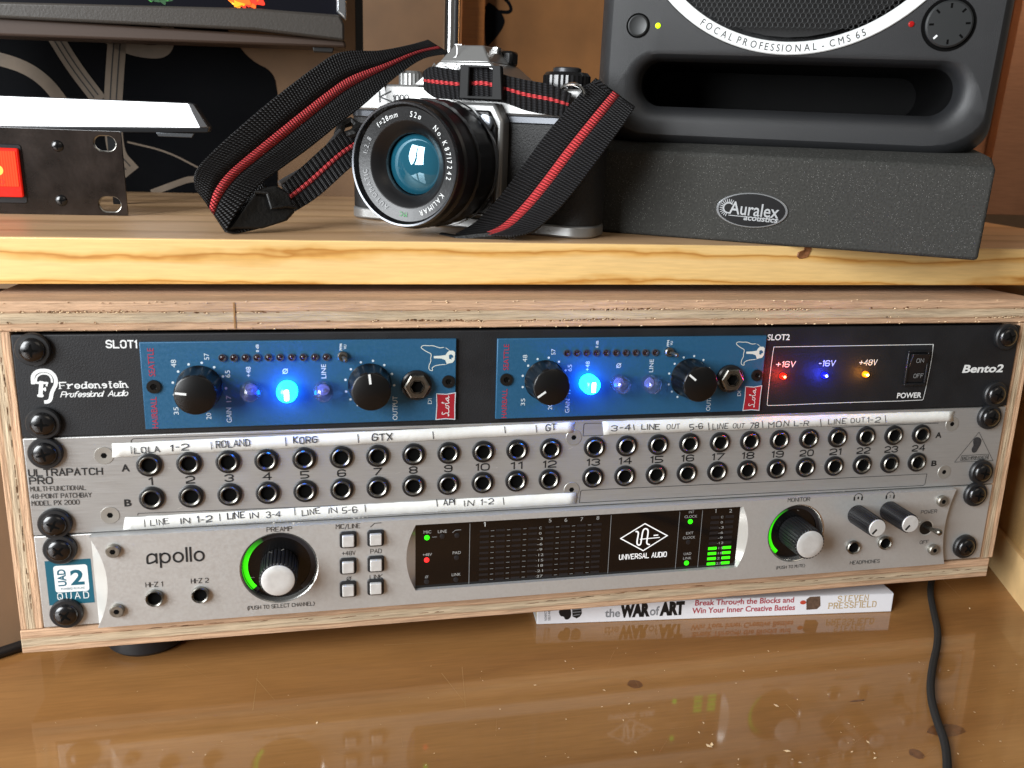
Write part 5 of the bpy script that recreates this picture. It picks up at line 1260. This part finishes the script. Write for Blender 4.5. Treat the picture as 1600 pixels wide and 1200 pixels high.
# ================================================================ switch plate, white bar, monitor, backdrop
o_ = SHELF.floor(101, 335); PL = Frame(SHELF.o + TILT @ Vector((o_[0], o_[1], 0)), TILT)
q = lambda x, y, o=0: PL.px(x, y, o)
plate = thing('switch_plate', 'scratched black metal plate with a lit red rocker switch on the shelf', 'switch panel', PL)
pm = M('worn_black_paint', '#231a15', .30, .3, var=(26, .85), bump=(200, .2), coat=.3, speck=(260, .10, '#8a7a68', .6))
x1, z1 = q(201, 336)[0], q(201, 206)[1]; x0 = q(-70, 330)[0]
bm = bmesh.new(); E = []
def re2(pts): 
    vs = [bm.verts.new((x*K, 0, z*K)) for x, z in pts]; return [bm.edges.new((vs[i], vs[(i+1) % len(vs)])) for i in range(len(vs))]
slots = [((165, 224), (7.2, 4.4)), ((173, 319), (7.2, 4.6))]
E += re2([(x0, .2), (x1, .2), (x1, z1), (x0, z1)]); sl_ = []
for (sx, sz), (hw, hh) in slots:
    c = q(sx, sz); hw = (q(sx+18, sz)[0] - q(sx-18, sz)[0])/2; hh = (q(sx, sz-13)[1] - q(sx, sz+13)[1])/2
    sl_.append((c, hw, hh)); E += re2(rrect(c[0]-hw, c[0]+hw, c[1]-hh, c[1]+hh, hh-.05, 8))
bmesh.ops.triangle_fill(bm, use_beauty=True, edges=E); g_ = bmesh.ops.solidify(bm, geom=bm.faces[:], thickness=.0022)
me = bpy.data.meshes.new('plate'); bmesh.ops.recalc_face_normals(bm, faces=bm.faces); bm.to_mesh(me); bm.free(); me.materials.append(pm)
po = bpy.data.objects.new('plate', me); COL.objects.link(po); po.parent = plate
for c, hw, hh in sl_:
    pp = rrect(c[0]-hw, c[0]+hw, c[1]-hh, c[1]+hh, hh-.05, 8); pp.append(pp[0]); mb = MB()
    mb.tube([(x + random.uniform(-.08, .08), -.2, z + random.uniform(-.08, .08)) for x, z in pp], .55, 6); mb.build('worn_rim', M('bare_metal', '#a8a59e', .35, 1., var=(600, .3)), plate, smooth=True)
for x, y in ((91, 228), (97, 313)): a = q(x, y, 1); cross_screw(plate, a[0], a[1], r=3.2, washer=0, out=-1.1, name='plate_screw')
a, b = q(-60, 222), q(47, 318); MB().prism(rrect(a[0], b[0], b[1], a[1], 1.5), 0, 2.5).build('switch_frame', M('switch_plastic', '#141518', .35), plate, bevel=.6)
a, b = q(-55, 229, 3), q(38, 308, 3)
rsw = MB().prism(rrect(a[0], b[0], b[1], a[1], .8), 2.5, 4.6).build('lit_rocker', M('red_lamp_edge', '#c01808', .3, emis='#e01808', es=.55, coat=.5), plate, bevel=.5)
a, b = q(-50, 234, 5), q(30, 292, 5)
rm = bpy.data.materials.new('red_lamp_face'); rm.use_nodes = True; nt = rm.node_tree; bb = nt.nodes['Principled BSDF']; bb.inputs['Base Color'].default_value = lin('#d02a10'); bb.inputs['Roughness'].default_value = .25
tc = nt.nodes.new('ShaderNodeTexCoord'); ck = nt.nodes.new('ShaderNodeTexWave'); ck.inputs['Scale'].default_value = 260; nt.links.new(tc.outputs['Object'], ck.inputs[0]); rp = ramp(nt, [(0, '#ff3a18'), (1, '#ff5a30')]); nt.links.new(ck.outputs['Fac'], rp.inputs[0]); nt.links.new(rp.outputs[0], bb.inputs['Emission Color']); bb.inputs['Emission Strength'].default_value = .9
MB().prism(rrect(a[0], b[0], b[1], a[1], .5), 4.5, 5.0).build('lamp_window', rm, rsw, bevel=.2)
c = q(3, 266, 5); MB().prism(circle(c[0]-2, c[1], 2.6, 20), 4.95, 5.1).build('bright_core', M('amber_core', '#ff9a40', .3, emis='#ffa050', es=1.3), rsw)
c = q(3, 284, 5); mb = MB(); strip(mb, circle(c[0], c[1], 1.1, 16) + [(c[0]+1.1, c[1])], .25, 5.15); mb.build('off_mark', M('switch_mark', '#701008', .5), rsw)
fi = M('faded_ink', '#4a4440', .5)
lettering(plate, 'ON', q(50, 236), q(66, 236), 3.2, fi, out=.1, bold=.01); lettering(plate, 'REAR', q(50, 262), q(88, 262), 2.8, fi, out=.1, bold=.01); lettering(plate, 'OUTLETS', q(50, 276), q(103, 277), 2.8, fi, out=.1, bold=.01); lettering(plate, 'OFF', q(55, 304), q(76, 304), 2.8, fi, out=.1, bold=.01)

# bar behind the plate, its plain white front made emissive
LB = Frame(SHELF.o + TILT @ Vector((-200, 135, 0)), TILT); q = lambda x, y, o=0: LB.px(x, y, o)
lb = thing('white_bar', 'slim bar with a glowing white front and silver end cap', 'lamp', LB)
A4 = [q(-90, 147), q(293, 162), q(312, 199), q(-90, 195.5)]
MB().prism(A4, 0, 1.2).build('white_front', M('white_front_emissive', '#ffffff', .4, emis='#f6faff', es=2.2), lb)
MB().prism([q(-90, 145.5), q(294, 160.5), q(303, 163), q(327, 199), q(326, 206), q(-90, 197)], -14, -.05).build('housing', M('bar_silver', '#8c8d90', .25, .8), lb, bevel=.6)
MB().prism([q(293.5, 162), q(303, 163.5), q(326, 199), q(312.6, 199)], -.04, 1.6).build('end_cap', M('bar_silver', '#8c8d90', .25, .8), lb, bevel=.4)
MB().prism([q(-90, 198), q(326, 200), q(325, 207), q(240, 207), q(-90, 205)], -12, .8).build('lower_lip', M('bar_dark', '#1b1c1e', .3), lb, bevel=.3)
MB().prism([q(244, 207), q(303, 209), q(300, 215), q(248, 213)], -4, .9).build('clip', M('clip_grey', '#7d8186', .25, .8), lb, bevel=.2)
# the stand that carries the bar: two posts down to the shelf
for x in (-262, -232): MB().box(x+200-2, x+200+2, 4, 10, .1, q(100, 200)[1]).build('post', M('bar_dark', '#1b1c1e', .3), lb)

# painted board leaning behind
MBF = Frame(SHELF.o + TILT @ Vector((0, 222, 0)), TILT); q = lambda x, y, o=0: MBF.px(x, y, o)
pb = thing('painted_board', 'tall brown board painted black with curling beige bands behind the shelf', 'painting', MBF)
xr_ = q(557, 200)[0]
MB().box(q(-140, 200)[0], xr_, .1, 12, .1, q(300, -500)[1]).build('board', M('brown_board', '#7a5f46', .75, var=(20, .18), bump=(120, .3)), pb)
ink = M('black_paint', '#050609', .8, var=(12, .3), spec=.1); bei = M('beige_paint', '#6f6254', .65, var=(60, .2)); lnk = M('line_black', '#14120f', .6)
mb = MB(); mb.flat([q(-140, -480)] + [q(300, -480)] + [q(330, -200)] + chaikin([q(345, 30), q(366, 63), q(392, 95), (q(428, 112)), (q(434, 150))], 2) + [q(434, 305), q(-140, 298)], .15); mb.build('black_shape', ink, pb)
def bnd(px_, wd, nl=0):
    mb = MB(); P2_ = chaikin([q(*t) for t in px_], 3); strip(mb, P2_, wd, .3); mb.build('beige_band', bei, pb)
    for k in range(nl):
        off = wd * ((k+1)/(nl+1) - .5); Q = []
        for i, p in enumerate(P2_):
            a, b = P2_[max(i-1, 0)], P2_[min(i+1, len(P2_)-1)]; d = Vector((b[0]-a[0], b[1]-a[1])).normalized(); Q.append((p[0] - d.y*off, p[1] + d.x*off))
        mb = MB(); strip(mb, Q, .8, .4 + .02*k); mb.build('band_line', lnk, pb)
bnd([(62, 20), (80, 47), (112, 100), (150, 150)], 9.5, 2); bnd([(184, 55), (182, 80), (179, 120), (176, 175), (180, 240), (200, 262)], 11, 2)
bnd([(-60, 78), (0, 92), (40, 105), (72, 127), (98, 160), (130, 210)], 8)
bnd([(148, 40), (176, 64), (215, 80), (262, 82), (262, 40), (258, -20)], 8); bnd([(240, 300), (275, 287), (300, 278), (330, 285)], 4)
bnd([(200, 222), (260, 236), (310, 262)], 1.2)
MB().box(xr_+.2, xr_+5.2, 2, 14, .1, q(560, -500)[1]).build('dark_edge', M('edge_black', '#131212', .5), pb)

# computer screen above it
MN = Frame(SHELF.o + TILT @ Vector((0, 150, 0)), TILT); q = lambda x, y, o=0: MN.px(x, y, o)
mo = thing('computer_monitor', 'dark grey computer screen with a picture of flowers, top left corner', 'monitor', MN)
bz = M('bezel_grey', '#3c3834', .45, bump=(800, .3)); 
t_ = q(400, 14)[1]
MB().prism([q(-120, 2), q(400, 15), q(530, 25), q(538, 40), q(538, 66), q(400, 49), q(-120, 24)], 0, 8).build('lower_bezel', bz, mo, bevel=1.5)
MB().prism([q(-120, 20), q(538, 62), q(542, 76), q(-120, 52)], -26, 4).build('underside', M('bezel_brown', '#3a2a20', .6), mo, bevel=1.5)
MB().prism([q(-120, 2), q(400, 15), q(528, 25), q(519, -470), q(-330, -470), q(-330, -2)], .2, .6).build('screen', M('screen_dark', '#090a10', .2, emis='#0a0b14', es=.5), mo)
MB().prism([q(526, 20), q(536, 30), q(541, 34), (q(534, -470)), q(519, -470)], .3, 7).build('side_bezel', M('bezel_silver', '#c4c8cc', .18, .9), mo, bevel=1)
MB().prism([q(488, 72), q(522, 74), q(520, 83), q(490, 81)], -6, 2).build('latch', M('edge_black', '#131212', .5), mo, bevel=.5)
MB().box(q(-330, 0)[0], q(528, 0)[0], .2, 14, q(300, 12)[1], q(300, -475)[1]).build('back_shell', M('edge_black', '#131212', .5), mo, bevel=2)
MB().prism([q(-120, 2), q(-330, -2), q(-330, 22), q(-120, 26)], 0, 8).build('lower_bezel', bz, mo, bevel=1)
MB().box(q(-150, 0)[0], q(-70, 0)[0], 14.5, 20, .2, q(300, -60)[1]).build('stand_neck', M('bezel_silver', '#c4c8cc', .18, .9), mo, bevel=.5)
MB().box(q(-220, 0)[0], q(-70, 0)[0], -10, 60, .2, 4).build('stand_foot', M('bezel_silver', '#c4c8cc', .18, .9), mo, bevel=1)
random.seed(21)
def petals(cx_, cy_, cols_, n, s):
    for i in range(n):
        a = random.uniform(0, 6.28); r_ = s*random.uniform(.5, 1.2); c = q(cx_ + random.uniform(-s, s)*1.6, cy_ + random.uniform(-s, s)*.8)
        p = chaikin([(c[0] + r_*.3*math.cos(a + k)*(1.8 if k % 2 else .7), c[1] + r_*.3*math.sin(a + k)*(1.5 if k % 2 else .8)) for k in range(6)], 2, True)[:-1]
        cc = random.choice(cols_); mb = MB(); mb.flat(p, .7 + .02*i); mb.build('screen_flower', M('flower'+cc, cc, .5, emis=cc, es=.9), mo)
petals(385, -4, ['#ff9a10', '#ff5a08', '#e02a10', '#ffd040'], 34, 11); petals(245, -8, ['#1f5a22', '#2f7a2c', '#143c1a'], 22, 9)

# things standing behind the camera
def backer(name, label, cat, y, x0, x1, mat, depth=8, top=-520, bevel=.3, shape='box'):
    F_ = Frame(SHELF.o + TILT @ Vector((0, y, 0)), TILT); a, b = F_.px(x0, 40), F_.px(x1, 40); zt_ = F_.px(x0, top)[1]
    if shape == 'box': o = MB().box(a[0], b[0], 0, depth, .1, zt_).build(name, mat, None, bevel=bevel, frame=F_)
    else: o = MB().lathe([((b[0]-a[0])/2, .1), ((b[0]-a[0])/2, zt_)], ((a[0]+b[0])/2, 0, 0), ax=(0, 0, 1), n=32, cap0=True).build(name, mat, None, smooth=True, frame=F_)
    return tag(o, label, cat), F_
backer('metal_pole', 'shiny round metal pole rising behind the film camera', 'pole', 205, 693, 719, M('pole_chrome', '#c9c9c9', .16, 1.), shape='tube')
backer('wood_post', 'narrow orange wood post beside the metal pole', 'post', 222, 722, 757, wood('orange_post', [(0, '#b06c30'), (.6, '#bc7636'), (1, '#9c5c28')], 30, .6, (12, 12, 3), rough=.5, axis='X'))
o, F_ = backer('plywood_board', 'orange brown board with a black painted swirl behind the camera', 'board', 235, 758, 1010, M('orange_board', '#7d5228', .7, var=(14, .25), bump=(100, .3)))
o.name = 'board_sheet'
root = thing('plywood_board', 'orange brown board with a black painted swirl behind the camera', 'board', F_)
for k in ('label', 'category'): del o[k]
o.parent = root; o.matrix_parent_inverse = Matrix.Identity(4); o.matrix_basis = Matrix.Identity(4); o.name = 'board_sheet'
q = lambda x, y: F_.px(x, y, .3)
mb = MB()
strip(mb, chaikin([q(*t) for t in ((755, -20), (780, -8), (796, 4), (800, 20), (775, 18), (757, 12))], 3), 2.2, .3)
mb.flat(chaikin([q(*t) for t in ((757, 0), (775, 10), (790, 30), (785, 45), (770, 65), (757, 76))], 2, True)[:-1], .4); mb.build('painted_swirl', ink, root)
# upright of the room's panelling at the far right
W2 = wood('red_brown_panel', [(0, '#a87a5c'), (.6, '#b08264'), (1, '#9a6e52')], 16, .6, (12, 12, 3), rough=.6, axis='X')
backer('wall_panel', 'red brown wood panel standing right of the speaker', 'wood panel', 200, 1440, 1590, W2, top=-520)
backer('wall_panel', 'strip of brown wood panel at the far right edge behind the shelf', 'wood panel', 190, 1591, 1720, W2, top=-520)
